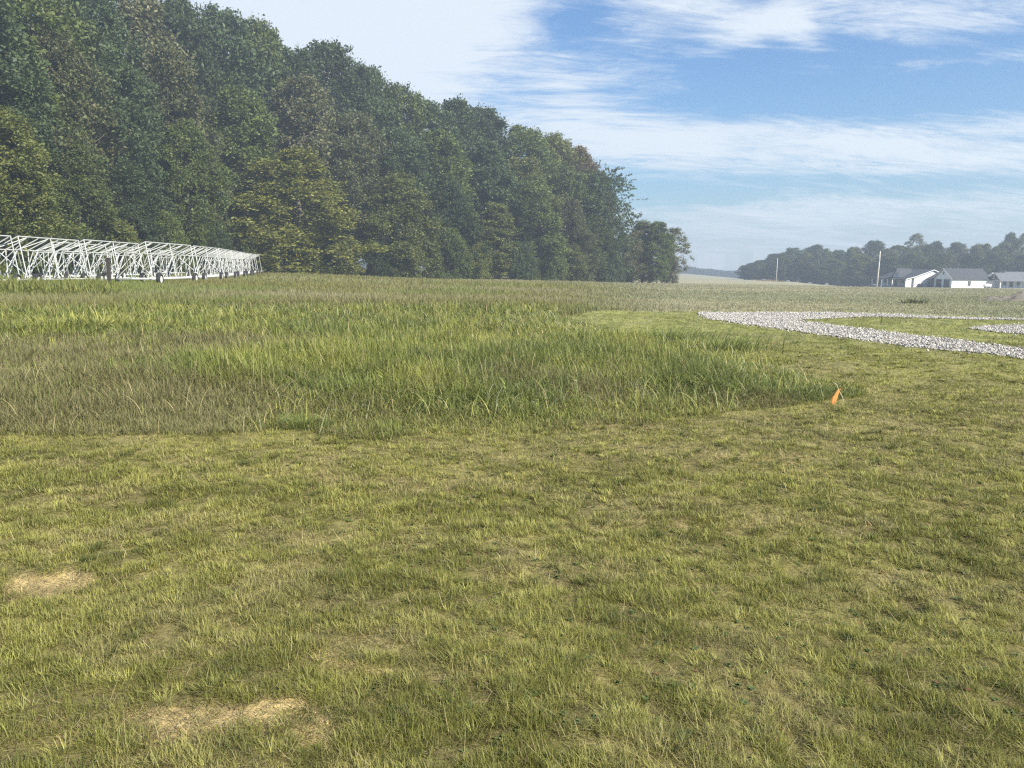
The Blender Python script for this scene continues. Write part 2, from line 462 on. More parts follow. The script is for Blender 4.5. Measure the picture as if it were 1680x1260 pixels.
bp = nt.nodes.new('ShaderNodeBump'); bp.inputs['Strength'].default_value = 0.8; bp.inputs['Distance'].default_value = 0.03
nt.links.new(nf.outputs['Fac'], bp.inputs['Height']); nt.links.new(bp.outputs['Normal'], b.inputs['Normal'])
g = link('ground', me, gm); tag(g, kind='structure')

# ------------------------------------------------------------------ blades
def blades(x, y, z, h, wd, yaw, lean, curl, col, nseg, tipcol=None, side=None):
    """bent tapering blades; lean = angle from upright at the root, curl = extra angle at the tip"""
    n = len(x)
    ts = np.linspace(0, 1, nseg + 1)
    px = np.zeros(n); pz = np.zeros(n)
    dx = np.cos(yaw); dy = np.sin(yaw)
    sa = yaw + PI / 2 if side is None else side
    sx = np.cos(sa); sy = np.sin(sa)
    V = np.zeros((n, 2 * nseg + 1, 3), np.float32); K = np.zeros((n, 2 * nseg + 1, 3), np.float32)
    for k, t in enumerate(ts):
        if k:
            a = lean + curl * (t - 0.5 / nseg)
            px = px + np.sin(a) * h / nseg; pz = pz + np.cos(a) * h / nseg
        cx = x + dx * px; cy = y + dy * px; cz = z + np.maximum(pz, 0.004)
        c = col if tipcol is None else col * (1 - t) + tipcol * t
        if k < nseg:
            hw = wd * 0.5 * (1 - 0.55 * t ** 1.5)
            V[:, 2*k] = np.stack([cx - sx*hw, cy - sy*hw, cz], -1)
            V[:, 2*k+1] = np.stack([cx + sx*hw, cy + sy*hw, cz], -1)
            K[:, 2*k] = c; K[:, 2*k+1] = c
        else:
            V[:, 2*k] = np.stack([cx, cy, cz], -1); K[:, 2*k] = c
    pat = []; st = []
    for k in range(nseg - 1):
        st.append(len(pat)); pat += [2*k, 2*k+1, 2*k+3, 2*k+2]
    k = nseg - 1; st.append(len(pat)); pat += [2*k, 2*k+1, 2*k+2]
    return V, K, np.array(pat), np.array(st)

def blade_object(name, groups, mat):
    Vs = []; Ks = []; Ls = []; Ss = []; nv = 0; nl = 0
    for V, K, pat, st in groups:
        n, m = V.shape[:2]
        Vs.append(V.reshape(-1, 3)); Ks.append(K.reshape(-1, 3))
        Ls.append((np.arange(n)[:, None] * m + pat[None] + nv).ravel())
        Ss.append((np.arange(n)[:, None] * len(pat) + st[None] + nl).ravel())
        nv += n * m; nl += n * len(pat)
    me = mesh_np(name, np.vstack(Vs), np.concatenate(Ls), np.concatenate(Ss), np.vstack(Ks))
    return link(name, me, mat)

def scatter(n, d0, d1, power, tmax=0.80):
    """points in the wedge the camera side sees; density per area ~ d^-power"""
    u = rng.random(n)
    q = 2 - power
    if abs(q) < 1e-6: d = d0 * (d1 / d0) ** u
    else: d = (d0 ** q + u * (d1 ** q - d0 ** q)) ** (1 / q)
    t = (rng.random(n) * 2 - 1) * tmax
    return t * d, d

M_grass = leafy('grass_blade', 0.40, 0.6)
M_tall = leafy('tall_grass_blade', 0.40, 0.6)

# mown lawn
def lawn(n, d0, d1, power, wmul=1.0, margin=False):
    X, Y = scatter(n, d0, d1, power)
    if margin:   # the strips to either side of the wedge
        X = np.where(rng.random(n) < .5, -1, 1) * (0.76 * Y + 4.6 * rng.random(n))
    keep = (inside(MOWN, X, Y) | (inside(TALL, X, Y) & (edge_dist(X, Y) < 2.0))) & (~in_gravel(X, Y) | (rng.random(len(X)) < 0.02 + 0.5 * sstep(0.62, 0.75, fbm(X * .8, Y * .8, 64, 3))))
    X = X[keep]; Y = Y[keep]
    bz = bare(X, Y)
    tuft = sstep(0.22, 0.78, fbm(X * 11, Y * 11, 61, 3)); tuft2 = fbm(X * 1.5, Y * 1.5, 62, 2)
    thin = sstep(0.40, 0.10, tuft) * 0.6
    keep = rng.random(len(X)) > np.maximum(np.clip(bz * 1.12, 0, 0.96), thin)
    X = X[keep]; Y = Y[keep]; tuft = tuft[keep]; tuft2 = tuft2[keep]
    n = len(X); r = np.hypot(X, Y)
    h = (0.018 + 0.030 * rng.random(n)) * (0.35 + 1.25 * tuft) * (0.75 + 0.5 * tuft2)
    wd = np.maximum(0.0021, 0.00070 * r) * (0.7 + 0.6 * rng.random(n)) * wmul
    yaw = rng.random(n) * 2 * PI
    lean = np.abs(rng.normal(0.65, 0.45, n)); curl = rng.normal(0.6, 0.8, n)
    col = lawn_colour(X, Y) * (0.72 + 0.56 * rng.random(n))[:, None]
    dead = rng.random(n) < (0.15 + 0.17 * sstep(0.50, 0.68, fbm(X * 1.9 + 40, Y * 2.3, 14, 4)))
    col = np.where(dead[:, None], (C['straw'] * 0.9)[None] * (0.5 + 0.7 * rng.random(n))[:, None], col)
    br = rng.random(n) < 0.05
    col = np.where(br[:, None], C['brown'][None], col)
    lean = np.where(dead, lean + 0.7, lean)
    z = H(X, Y) - 0.004
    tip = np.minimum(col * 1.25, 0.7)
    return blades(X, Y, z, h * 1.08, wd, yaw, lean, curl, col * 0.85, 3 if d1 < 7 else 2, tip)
gr = [lawn(600000, 1.9, 6.0, 1.0), lawn(520000, 6.0, 18.0, 2.0), lawn(260000, 18.0, 45.0, 2.0, 1.1),
      lawn(300000, 0.6, 8.0, 0.9, 1.5, True), lawn(120000, 8.0, 24.0, 1.4, 1.6, True)]
# loose dead straw and odd longer stems lying over the lawn
X, Y = scatter(9000, 1.9, 12, 1.2); k = inside(MOWN, X, Y); X = X[k]; Y = Y[k]; n = len(X)
gr.append(blades(X, Y, H(X, Y) + 0.012, 0.03 + 0.09 * rng.random(n), np.maximum(0.0016, 0.0006 * Y), rng.random(n) * 2 * PI,
                 0.75 + 0.6 * rng.random(n), rng.normal(0.3, 0.3, n), C['straw'][None] * (0.8 + 0.6 * rng.random(n))[:, None], 3))
# straw fringe on the bare patches
X, Y = scatter(60000, 1.9, 7, 1.0); bz = bare(X, Y); k = (bz > 0.12) & (rng.random(len(X)) < 0.5); X = X[k]; Y = Y[k]; n = len(X)
gr.append(blades(X, Y, H(X, Y) - 0.002, 0.02 + 0.05 * rng.random(n), 0.0018 + 0.001 * rng.random(n), rng.random(n) * 2 * PI,
                 1.1 + 0.4 * rng.random(n), rng.normal(0.1, 0.3, n), C['straw'][None] * (0.5 + 0.9 * rng.random(n))[:, None], 2))
# matted thatch lying on the soil between the tufts
X, Y = scatter(150000, 1.9, 9, 1.3); k = inside(MOWN, X, Y); X = X[k]; Y = Y[k]; n = len(X)
tc_ = np.where(rng.random(n)[:, None] < 0.45, C['straw'][None] * 0.75, np.where(rng.random(n)[:, None] < 0.5, C['brown'][None] * 0.9, C['green'][None] * 0.6))
gr.append(blades(X, Y, H(X, Y) + 0.001, 0.015 + 0.035 * rng.random(n), np.maximum(0.0018, 0.0006 * Y), rng.random(n) * 2 * PI,
                 1.25 + 0.25 * rng.random(n), rng.normal(0.0, 0.25, n), tc_ * (0.6 + 0.7 * rng.random(n))[:, None], 2))
# flat broadleaf weeds and a few dead leaves
def rosettes(n, d0, d1, per, h0, colr, wmul):
    X, Y = scatter(n, d0, d1, 1.4); k = inside(MOWN, X, Y) & ~in_gravel(X, Y) & (vnoise(X * .7, Y * .7, 65) > 0.45); X = X[k]; Y = Y[k]; m = len(X)
    a = (np.arange(per)[None] * 2.4 + rng.random(m)[:, None] * 6).ravel(); X = np.repeat(X, per); Y = np.repeat(Y, per); n = len(X)
    col = colr[None] * (0.75 + 0.5 * rng.random(n))[:, None]
    return blades(X, Y, H(X, Y) + 0.004, h0 * (0.6 + 0.8 * rng.random(n)), h0 * wmul * (0.7 + 0.6 * rng.random(n)), a, 0.9 + 0.4 * rng.random(n), 0.2 + 0.5 * rng.random(n), col, 3)
gr.append(rosettes(350, 1.9, 13, 9, 0.030, C['dark'] * 1.9, 0.42))
gr.append(rosettes(1500, 1.9, 9, 4, 0.020, np.array((.15, .20, .07)), 0.8))
gr.append(rosettes(350, 1.9, 14, 1, 0.025, np.array((.26, .15, .07)), 0.7))
# crumbs of earth and small pebbles on the bare places
PEB = []
X, Y = scatter(26000, 1.9, 7, 1.0); k = rng.random(len(X)) < bare(X, Y) * 0.6 - 0.12; PEB.append((X[k], Y[k]))
# broad lush tufts
def tufts(n, d0, d1, power, per, h0, colr, spread, wmul=1.0):
    X, Y = scatter(n, d0, d1, power); k = inside(MOWN, X, Y) & ~in_gravel(X, Y) & (bare(X, Y) < 0.3); X = X[k]; Y = Y[k]
    X = np.repeat(X, per); Y = np.repeat(Y, per); n = len(X)
    rr = np.abs(rng.normal(0, 1, n)) * spread; a = rng.random(n) * 2 * PI
    s = np.repeat(0.7 + 0.6 * rng.random(n // per), per)
    X2 = X + rr * np.cos(a); Y2 = Y + rr * np.sin(a)
    cc = np.repeat(rng.random(n // per), per)[:, None]
    col = (colr[0][None] * (1 - cc) + colr[1][None] * cc) * (0.75 + 0.5 * rng.random(n))[:, None]
    return blades(X2, Y2, H(X2, Y2) - 0.003, h0 * s * (0.6 + 0.7 * rng.random(n)), np.maximum(0.0026, 0.0008 * Y) * wmul, a + rng.normal(0, 0.5, n),
                  0.25 + rr / spread * 0.35, 0.5 + 0.5 * rng.random(n), col * 0.85, 3, np.minimum(col * 1.25, 0.6))
gr.append(tufts(1100, 1.9, 16, 1.5, 55, 0.050, (C['green'], C['lime']), 0.045))
gr.append(tufts(800, 1.9, 16, 1.5, 50, 0.048, (C['lime'], C['lime'] * 1.2), 0.05))
gr.append(tufts(420, 1.9, 14, 1.4, 50, 0.055, (C['dark'] * 1.1, C['green'] * 0.8), 0.04))
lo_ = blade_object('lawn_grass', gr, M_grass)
tag(lo_, 'short mown yellowish green lawn covering the foreground', 'grass', kind='stuff')

# tall rough grass
def tall(n, d0, d1, power, nseg=4):
    X, Y = scatter(n, d0, d1, power, 0.82)
    k = inside(TALL, X + (vnoise(X * 1.3, Y * 1.3, 70) - .5) * 0.8, Y + (fbm(X * .7, Y * .7, 71, 3) - .5) * 2.0 - 0.15)
    X = X[k]; Y = Y[k]; n = len(X)
    m = tall_mix(X, Y); m = np.clip(m + rng.normal(0, 0.28, n), 0, 1) > 0.5
    clump = fbm(X * 1.6, Y * 1.6, 72, 3); big = fbm(X * 0.4, Y * 0.4, 73, 2)
    edge_d = sstep(-0.2, 3.2, edge_dist(X, Y) * (0.6 + 0.8 * vnoise(X * 1.1, Y * 1.1, 75)))
    h = np.where(m, (0.20 + 0.26 * rng.random(n)) * (0.4 + 1.1 * clump) * (0.6 + 0.8 * big), (0.15 + 0.17 * rng.random(n)) * (0.5 + 0.9 * clump))
    h = h * (0.28 + 0.75 * edge_d)
    r = np.hypot(X, Y)
    wd = np.where(m, np.maximum(0.007, 0.0009 * r), np.maximum(0.003, 0.0007 * r)) * (0.6 + 0.8 * rng.random(n))
    yaw = rng.random(n) * 2 * PI
    lean = np.abs(rng.normal(0.32, 0.28, n)); curl = np.where(m, np.abs(rng.normal(1.2, 0.7, n)), np.abs(rng.normal(0.6, 0.4, n)))
    var = fbm(X * 0.8 + 5, Y * 0.8, 74, 3)
    cg = lerp(C['tallg'][None] * 0.85, C['green'][None] * 1.35, np.clip((var - 0.35) * 2.2, 0, 1))
    cb = lerp(C['olive'][None], C['tallb'][None] * 1.15, np.clip((var - 0.3) * 2, 0, 1))
    col = np.where(m[:, None], cg, cb) * (0.7 + 0.6 * rng.random(n))[:, None]
    st = rng.random(n) < 0.07
    col = np.where(st[:, None], C['straw'][None] * 0.8, col)
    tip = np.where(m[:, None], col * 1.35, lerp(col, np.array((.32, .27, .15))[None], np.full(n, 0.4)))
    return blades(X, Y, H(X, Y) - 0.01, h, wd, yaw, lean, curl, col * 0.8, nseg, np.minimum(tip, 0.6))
tg = [tall(330000, 7.2, 17, 1.6), tall(170000, 17, 45, 2.0, 3)]
# pale arching blades
def arching(n, d0, d1, h0, h1, wd0, colr, poly, green_only=True, p=1.6):
    X, Y = scatter(n, d0, d1, p, 0.82); k = inside(poly, X, Y) & (edge_dist(X, Y) > 0.5)
    if green_only: k &= tall_mix(X, Y) > rng.random(len(X)) * 0.8
    X = X[k]; Y = Y[k]; n = len(X)
    yaw = rng.random(n) * 2 * PI
    return blades(X, Y, H(X, Y), h0 + (h1 - h0) * rng.random(n), np.maximum(wd0, 0.0008 * Y), yaw, np.abs(rng.normal(0.2, 0.15, n)),
                  0.9 + 1.1 * rng.random(n), colr[None] * (0.7 + 0.6 * rng.random(n))[:, None], 6, side=yaw + PI / 2 + rng.normal(0, 0.3, n))
tg.append(arching(9000, 7.4, 34, 0.16, 0.42, 0.009, C['pale'] * 0.95, TALL))
tg.append(arching(14000, 7.4, 34, 0.15, 0.42, 0.010, C['lime'] * 1.1, TALL))
tg.append(arching(2600, 7.2, 30, 0.2, 0.5, 0.004, C['straw'] * 1.1, TALL, False))
tg.append(arching(2500, 7.4, 30, 0.12, 0.3, 0.014, C['tallg'] * 0.9, TALL))
# leafy weed stems: culm with a few drooping leaves
def weed(x, y, h, lean_a, colr, nl, wd, seed, out):
    r_ = np.random.default_rng(seed)
    z = float(H(x, y)); yaw = r_.random() * 2 * PI if lean_a is None else lean_a
    out.append(blades(np.array([x]), np.array([y]), np.array([z]), np.array([h]), np.array([wd * 0.8]), np.array([yaw]), np.array([0.25]), np.array([0.15]), colr[None], 5, side=np.array([0.1])))
    for k in range(nl):
        t = 0.45 + 0.5 * k / max(nl - 1, 1)
        a = 0.25 * t * h
        px = x + math.cos(yaw) * a; py = y + math.sin(yaw) * a
        out.append(blades(np.array([px]), np.array([py]), np.array([z + t * h * 0.95]), np.array([h * (0.28 + 0.15 * r_.random())]), np.array([wd * 1.7]),
                          np.array([r_.choice([0, PI]) + r_.normal(0, .5)]), np.array([0.5 + 0.3 * r_.random()]), np.array([0.8 + 0.7 * r_.random()]), colr[None], 5, side=np.array([PI / 2 + r_.normal(0, .3)])))
for i, (px, py, h, a) in enumerate(((524, 712, 0.36, 0.2), (492, 640, 0.3, 2.6), (1255, 700, .0, 0), (1040, 660, .3, 1), (950, 655, .3, 2), (800, 640, .34, 0), (1225, 640, .3, 2.8),
                                    (1352, 655, .36, 2.9), (600, 690, .26, 1.0), (735, 660, .3, 3.0), (420, 600, .36, 0.4), (180, 560, .4, 1.2), (1120, 580, .4, 1.0), (880, 590, .35, 2.0))):
    if h: 
        x, y = ground_at(px, py); weed(x, y, h, a, C['pale'] * 0.85, 4, 0.011, i, tg)
for i in range(300):
    px = random.uniform(0, 1330); py = random.uniform(525, 690); x, y = ground_at(px, py)
    if inside(TALL, np.array([x]), np.array([y]))[0] and tall_mix(np.array([x]), np.array([y]))[0] > 0.4:
        weed(x, y, random.uniform(.2, .42), None, C['tallg'] * random.uniform(1.2, 2.2), 5, 0.010, 100 + i, tg)
# two lush clumps seen in the middle of the rough patch
def clump(px, py, n, spread, h, colr, wd, out):
    x, y = ground_at(px, py); X = x + rng.normal(0, spread, n); Y = y + rng.normal(0, spread * 0.7, n)
    a = np.arctan2(Y - y, X - x) + rng.normal(0, 0.6, n)
    col = colr[None] * (0.7 + 0.6 * rng.random(n))[:, None]
    out.append(blades(X, Y, H(X, Y), h * (0.5 + 0.6 * rng.random(n)), np.full(n, wd), a, 0.15 + 0.3 * rng.random(n), 0.5 + 1.0 * rng.random(n), col * .85, 5, col * 1.2))
clump(155, 548, 500, 0.75, 0.62, C['lime'] * 1.2, 0.022, tg)
clump(600, 652, 420, 0.22, 0.38, C['tallg'] * 1.05, 0.009, tg)
clump(500, 700, 260, 0.16, 0.20, C['tallg'] * 1.05, 0.007, tg)
clump(1090, 562, 500, 0.9, 0.46, C['tallg'] * 1.05, 0.018, tg)
clump(1180, 574, 350, 0.6, 0.40, C['tallg'] * 1.1, 0.016, tg)
clump(1310, 645, 400, 0.5, 0.24, C['tallg'] * 1.0, 0.008, tg)
clump(60, 655, 600, 0.4, 0.25, C['tallg'] * 1.05, 0.009, tg)
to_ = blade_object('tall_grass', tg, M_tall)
tag(to_, 'unmown tall grass patch with arching pale blades', 'grass', kind='stuff')

# field grass beyond, left and right
def field(n, d0, d1, power, hm):
    X, Y = scatter(n, d0, d1, power, 0.78)
    k = ~inside(MOWN, X, Y) & ~inside(TALL, X, Y); X = X[k]; Y = Y[k]; n = len(X)
    px = 840 + F * X / Y
    right = sstep(900, 1150, px)
    low = fbm(X * 0.12, Y * 0.12, 81, 3)
    h = (0.22 + 0.3 * rng.random(n)) * (0.45 + 0.9 * low) * (1 - 0.72 * right) * hm
    wd = np.maximum(0.008, 0.0008 * Y) * (0.6 + 0.8 * rng.random(n))
    col = field_colour(X, Y) * (0.85 + 0.3 * rng.random(n))[:, None]
    return blades(X, Y, H(X, Y) - 0.02, h, wd, rng.random(n) * 2 * PI, np.abs(rng.normal(0.2, 0.2, n)), np.abs(rng.normal(0.5, 0.4, n)), col * .85, 2, np.minimum(col * 1.2, .7))
fg = [field(230000, 24, 70, 1.6, 0.95), field(150000, 70, 230, 1.8, 1.05)]
x, y = ground_at(1500, 496)
for s in range(3): clump(1492 + 8 * s, 498, 60, 0.28, 0.55, C['greyg'] * 1.0, 0.05, fg)
# ragged weeds on the crest at the foot of the thin pole, and weeds along the foot of the wood
clump(1262, 461, 500, 2.2, 0.9, np.array((.30, .20, .10)), 0.12, fg); clump(1276, 462, 300, 2.0, 0.7, np.array((.30, .20, .10)), 0.12, fg)
X, Y = scatter(60000, 36, 52, 1.0, 0.8); px_ = 840 + F * X / Y; k = (px_ < 250 + 40 * (vnoise(X * .3, Y * .3, 88) - .5)) & (rng.random(len(X)) < 0.9); X = X[k]; Y = Y[k]; n = len(X)
hh = (0.35 + 0.55 * fbm(X * .35, Y * .35, 89, 3)) * sstep(250, 150, px_[k]) * (0.55 + 0.6 * rng.random(n)) * 1.15 + 0.15
fg.append(blades(X, Y, H(X, Y) - .02, hh, np.full(n, 0.045), rng.random(n) * 2 * PI, np.abs(rng.normal(.2, .2, n)), np.abs(rng.normal(.8, .5, n)),
                 lerp(C['tallg'][None], C['lime'][None] * .8, rng.random(n)) * (0.7 + 0.6 * rng.random(n))[:, None], 3))
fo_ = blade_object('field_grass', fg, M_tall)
tag(fo_, 'olive and brown meadow grass of the far field', 'grass', kind='stuff')

# ------------------------------------------------------------------ gravel lanes
def strip_mesh(name, lo, up, rows, lift):
    n = len(lo); t = np.linspace(0, 1, rows)[:, None, None]
    P = lo[None] * (1 - t) + up[None] * t
    Z = H(P[..., 0], P[..., 1]) + lift
    V = np.concatenate([P, Z[..., None]], -1).reshape(-1, 3)
    ii, jj = np.meshgrid(np.arange(rows - 1), np.arange(n - 1), indexing='ij')
    a = ii * n + jj
    Q = np.stack([a, a + 1, a + 1 + n, a + n], -1).reshape(-1, 4)
    return mesh_np(name, V, Q.ravel(), np.arange(len(Q)) * 4)
M_bed = simple('gravel_bed', (.34, .31, .26), 0.95, var=0.45, scale=22, bump=0.6)
for (lo, up), nm, lift in zip(STRIPS, ('gravel_drive', 'gravel_path', 'gravel_patch'), (0.014, 0.019, 0.014)):
    tag(link(nm, strip_mesh(nm, lo, up, 9, lift), M_bed), kind='structure')
ico_v = []; ph = (1 + 5 ** .5) / 2
for a in (-1, 1):
    for b2 in (-ph, ph): ico_v += [(0, a, b2), (a, b2, 0), (b2, 0, a)]
ico_v = np.array(ico_v); ico_v = ico_v / np.linalg.norm(ico_v[0])
from itertools import combinations
dd = np.linalg.norm(ico_v[:, None] - ico_v[None], axis=-1); e = dd[dd > 0.01].min() * 1.05
ico_f = []
for a, b2, c in combinations(range(12), 3):
    if dd[a, b2] < e and dd[b2, c] < e and dd[a, c] < e:
        n_ = np.cross(ico_v[b2] - ico_v[a], ico_v[c] - ico_v[a])
        ico_f.append((a, b2, c) if n_ @ ico_v[a] > 0 else (a, c, b2))
ico_f = np.array(ico_f)
SX = []; SY = []
for si, (lo, up) in enumerate(STRIPS):
    per = np.hypot(*(up - lo).T); seg = np.hypot(*np.diff(lo, axis=0).T)
    area = (per[:-1] * seg).sum(); n = min(int(area * 330), 60000)
    p = per[:-1] * seg + 1e-9; idx = rng.choice(len(seg), n, p=p / p.sum()); fr = rng.random(n)
    v = rng.random(n) * 1.02 - 0.01 + rng.normal(0, 0.035, n) * (0.4 + rng.random(n) ** 4 * 4)
    A = lo[idx] * (1 - fr)[:, None] + lo[idx + 1] * fr[:, None]; B = up[idx] * (1 - fr)[:, None] + up[idx + 1] * fr[:, None]
    P = A * (1 - v)[:, None] + B * v[:, None]
    # thinner where the two lanes part
    SX.append(P[:, 0]); SY.append(P[:, 1])
SX = np.concatenate(SX); SY = np.concatenate(SY)
mx_, my_ = ground_at(1318, 526)
q = ((SX - mx_) / 2.0) ** 2 + ((SY - my_) / 1.1) ** 2
k = rng.random(len(SX)) > 0.8 * (1 - sstep(0.3, 1.3, q)); SX = SX[k]; SY = SY[k]
ns = len(SX)
sz = 0.010 + 0.019 * rng.random(ns) ** 1.6
Vst = ico_v[None] * (1 + rng.normal(0, 0.22, (ns, 12, 1))) * (sz[:, None, None]) * (0.7 + 0.6 * rng.random((ns, 1, 3)))
Vst[..., 2] *= 0.8
Vst[..., 0] += SX[:, None]; Vst[..., 1] += SY[:, None]; Vst[..., 2] += (H(SX, SY) + 0.006 + sz * (0.3 + 0.8 * rng.random(ns)))[:, None]
tone = (0.18 + 0.42 * rng.random(ns))[:, None] * np.array((1.0, 0.94, 0.82))[None]
dk = rng.random(ns) < 0.15; tone[dk] *= 0.5
Kst = np.repeat(tone[:, None], 12, 1)
Ls = (np.arange(ns)[:, None, None] * 12 + ico_f[None]).ravel()
px_, py_ = PEB[0]; npb = len(px_); szp = 0.002 + 0.007 * rng.random(npb) ** 3
Vp = ico_v[None] * (1 + rng.normal(0, 0.25, (npb, 12, 1))) * szp[:, None, None]
Vp[..., 0] += px_[:, None]; Vp[..., 1] += py_[:, None]; Vp[..., 2] += (H(px_, py_) - 0.010 + szp * 0.5)[:, None]
cp = lerp(C['soil'][None] * 0.8, C['sand'][None] * 1.1, rng.random(npb))
pme = mesh_np('earth_crumbs', Vp.reshape(-1, 3), (np.arange(npb)[:, None, None] * 12 + ico_f[None]).ravel(), np.arange(npb * 20) * 3, np.repeat(cp, 12, 0))
me = mesh_np('gravel', Vst.reshape(-1, 3), Ls, np.arange(ns * 20) * 3, Kst.reshape(-1, 3))
M_st, nt, b = new_mat('gravel_stone'); at = nt.nodes.new('ShaderNodeAttribute'); at.attribute_name = 'col'
nt.links.new(at.outputs['Color'], b.inputs['Base Color']); b.inputs['Roughness'].default_value = 0.85
tag(link('gravel', me, M_st), 'pale crushed limestone of the curving drive', 'gravel', kind='stuff')
tag(link('earth_crumbs', pme, M_st), 'crumbs of sandy earth on the bare spots of the lawn', 'earth', kind='stuff')

# ------------------------------------------------------------------ trees
M_leaf = leafy('tree_leaf', 0.30, 0.5, use_obj=True)
M_bark = simple('bark', (.16, .135, .105), 0.9, var=0.35, scale=6, bump=0.5)
M_palebark = simple('pale_bark', (.42, .38, .32), 0.85, var=0.3, scale=6, bump=0.3)

def crown_arrays(seed, kind, n_lobes, per_lobe, leaf, Hh=30.0):
    r = np.random.default_rng(seed)
    pr = dict(broad=(0.26, 0.14), oval=(0.21, 0.08), column=(0.13, 0.06), skirt=(0.25, 0.03), shrub=(0.50, 0.0), sparse=(0.22, 0.22), spray=(0.28, 0.10))[kind]
    R = pr[0] * Hh; z0 = pr[1] * Hh
    def prof(u):
        if kind == 'broad': return np.clip(1 - np.abs(2 * np.clip(u, 0, 1) * 0.97 - 0.85) ** 2.6 / 1.25, 0.03, 1) ** 0.6
        if kind in ('skirt', 'shrub'): return np.clip(1 - u ** 2.3, 0.02, 1) ** 0.55 * (0.75 + 0.25 * np.minimum(u * 5, 1))
        if kind == 'column': return np.clip(1 - u ** 3, 0.02, 1) ** 0.5 * (0.6 + 0.4 * np.minimum(u * 4, 1))
        return np.clip(np.sin(np.clip(u, 0, 1) * PI * 0.9 + 0.25), 0.05, 1) ** 0.6
    V = []; K = []; centers = []
    for i in range(n_lobes):
        u = (i + r.random()) / n_lobes
        u = u ** 0.9
        pe = prof(u); ang = r.random() * 2 * PI; q = 0.35 + 0.62 * r.random() ** 0.5
        lump = 0.8 + 0.35 * math.sin(3 * ang + seed + 4 * u) * (1 - u * 0.5)
        c = np.array([math.cos(ang) * R * pe * q * lump, math.sin(ang) * R * pe * q * lump, z0 + u * (Hh * 0.97 - z0)])
        rl = R * (0.15 + 0.15 * r.random()) * (0.75 + 0.35 * pe) * (1.0 if kind != 'sparse' else 0.75)
        centers.append((c, rl))
        n = int(per_lobe * (0.7 + 0.6 * r.random()))
        # sprays: little twigs leaving the lobe, leaves along them
        nt_ = max(6, n // (16 if kind != 'spray' else 45))
        dirs = r.normal(0, 1, (nt_, 3)); out = np.array([c[0], c[1], 0]); out = out / (np.linalg.norm(out) + 1e-6)
        dirs += out * 0.5 + np.array([0, 0, 0.35 if kind != 'spray' else 0.15]); dirs /= np.linalg.norm(dirs, axis=1)[:, None]
        ln = rl * (0.75 + 0.6 * r.random(nt_)) * (1.0 if kind != 'spray' else 2.6)
        k = r.integers(0, nt_, n); t = (r.random(n) ** 0.55)
        jit = r.normal(0, leaf * (0.9 if kind != 'spray' else 0.38), (n, 3))
        p = c + dirs[k] * (ln[k] * t)[:, None] * np.array([1, 1, 1.25 if kind in ('skirt', 'shrub') else 0.95]) + jit
        p[:, 2] -= (t ** 2) * ln[k] * 0.12
        p = p[p[:, 2] > 0.12 * 1.0]
        V.append(p); shade = np.full(len(p), 0.85 + 0.3 * r.random()); K.append(shade)
    P = np.vstack(V); S = np.concatenate(K); n = len(P)
    # leaf quads
    nrm = r.normal(0, 1, (n, 3)) + np.array([0, 0, 0.7]); nrm /= np.linalg.norm(nrm, axis=1)[:, None]
    a = np.cross(nrm, r.normal(0, 1, (n, 3))); a /= np.linalg.norm(a, axis=1)[:, None]; b = np.cross(nrm, a)
    s = leaf * (0.45 + 1.1 * r.random(n) ** 1.5)[:, None]
    Q = np.stack([P - a * s * 0.75, P + b * s * 0.42 - a * s * .1, P + a * s * 0.75, P - b * s * 0.42 - a * s * .1], 1)
    Q[:, 1] += nrm * s * 0.12; Q[:, 3] += nrm * s * 0.12
    hue = r.random(n)[:, None]
    base = np.array((0.9, 1.0, 0.9))[None] * (1 - hue) + np.array((1.14, 1.06, 0.8))[None] * hue
    col = base * (S * (0.65 + 0.7 * r.random(n)))[:, None]
    return Q, col, centers, R, z0

def make_tree_meshes(key, seed, kind, n_lobes, per_lobe, leaf, limb_frac=0.35):
    Hh = 30.0
    Q, col, cen, R, z0 = crown_arrays(seed, kind, n_lobes, per_lobe, leaf, Hh)
    n = len(Q)
    crown = mesh_np('crown_' + key, Q.reshape(-1, 3), np.arange(4 * n), np.arange(n) * 4, np.repeat(col, 4, 0))
    crown.materials.append(M_leaf)
    mb = MB(); r = random.Random(seed)
    bend = [(r.uniform(-.3, .3), r.uniform(-.3, .3)) for _ in range(6)]
    top = 0.86 * Hh if kind != 'shrub' else 0.6 * Hh
    pts = [(bend[i][0] * i * .5, bend[i][1] * i * .5, -0.8 + (top + .8) * i / 5) for i in range(6)]
    r0 = 0.42 if kind not in ('shrub', 'column') else 0.26
    if kind == 'shrub': r0 = 0.5
    mb.tube(pts, [r0 * 1.25, r0, r0 * .8, r0 * .6, r0 * .36, r0 * .1], 9)
    for c, rl in cen:
        if r.random() < limb_frac:
            h = max(0.3 + z0 * 0.6, c[2] - math.hypot(c[0], c[1]) * r.uniform(.5, 1.0)); h = min(h, top * .95)
            f = (h + .8) / (top + .8) * 5; i = min(int(f), 4); ff = f - i
            s = Vector(pts[i]).lerp(Vector(pts[i + 1]), ff); e_ = Vector(c)
            m = s.lerp(e_, .5) + Vector((0, 0, -0.04 * (e_ - s).length)) + Vector((r.uniform(-.4, .4), r.uniform(-.4, .4), 0))
            rr = r0 * 0.34 * (1 - 0.6 * h / Hh)
            mb.tube([s, m, e_], [rr, rr * .65, rr * .2], 5, False)
    tme = bpy.data.meshes.new('trunk_' + key); tme.from_pydata(mb.v, [], mb.f)
    for p in tme.polygons: p.use_smooth = True
    tme.update(); tme.materials.append(M_palebark if kind == 'sparse' else M_bark)
    return crown, tme, R

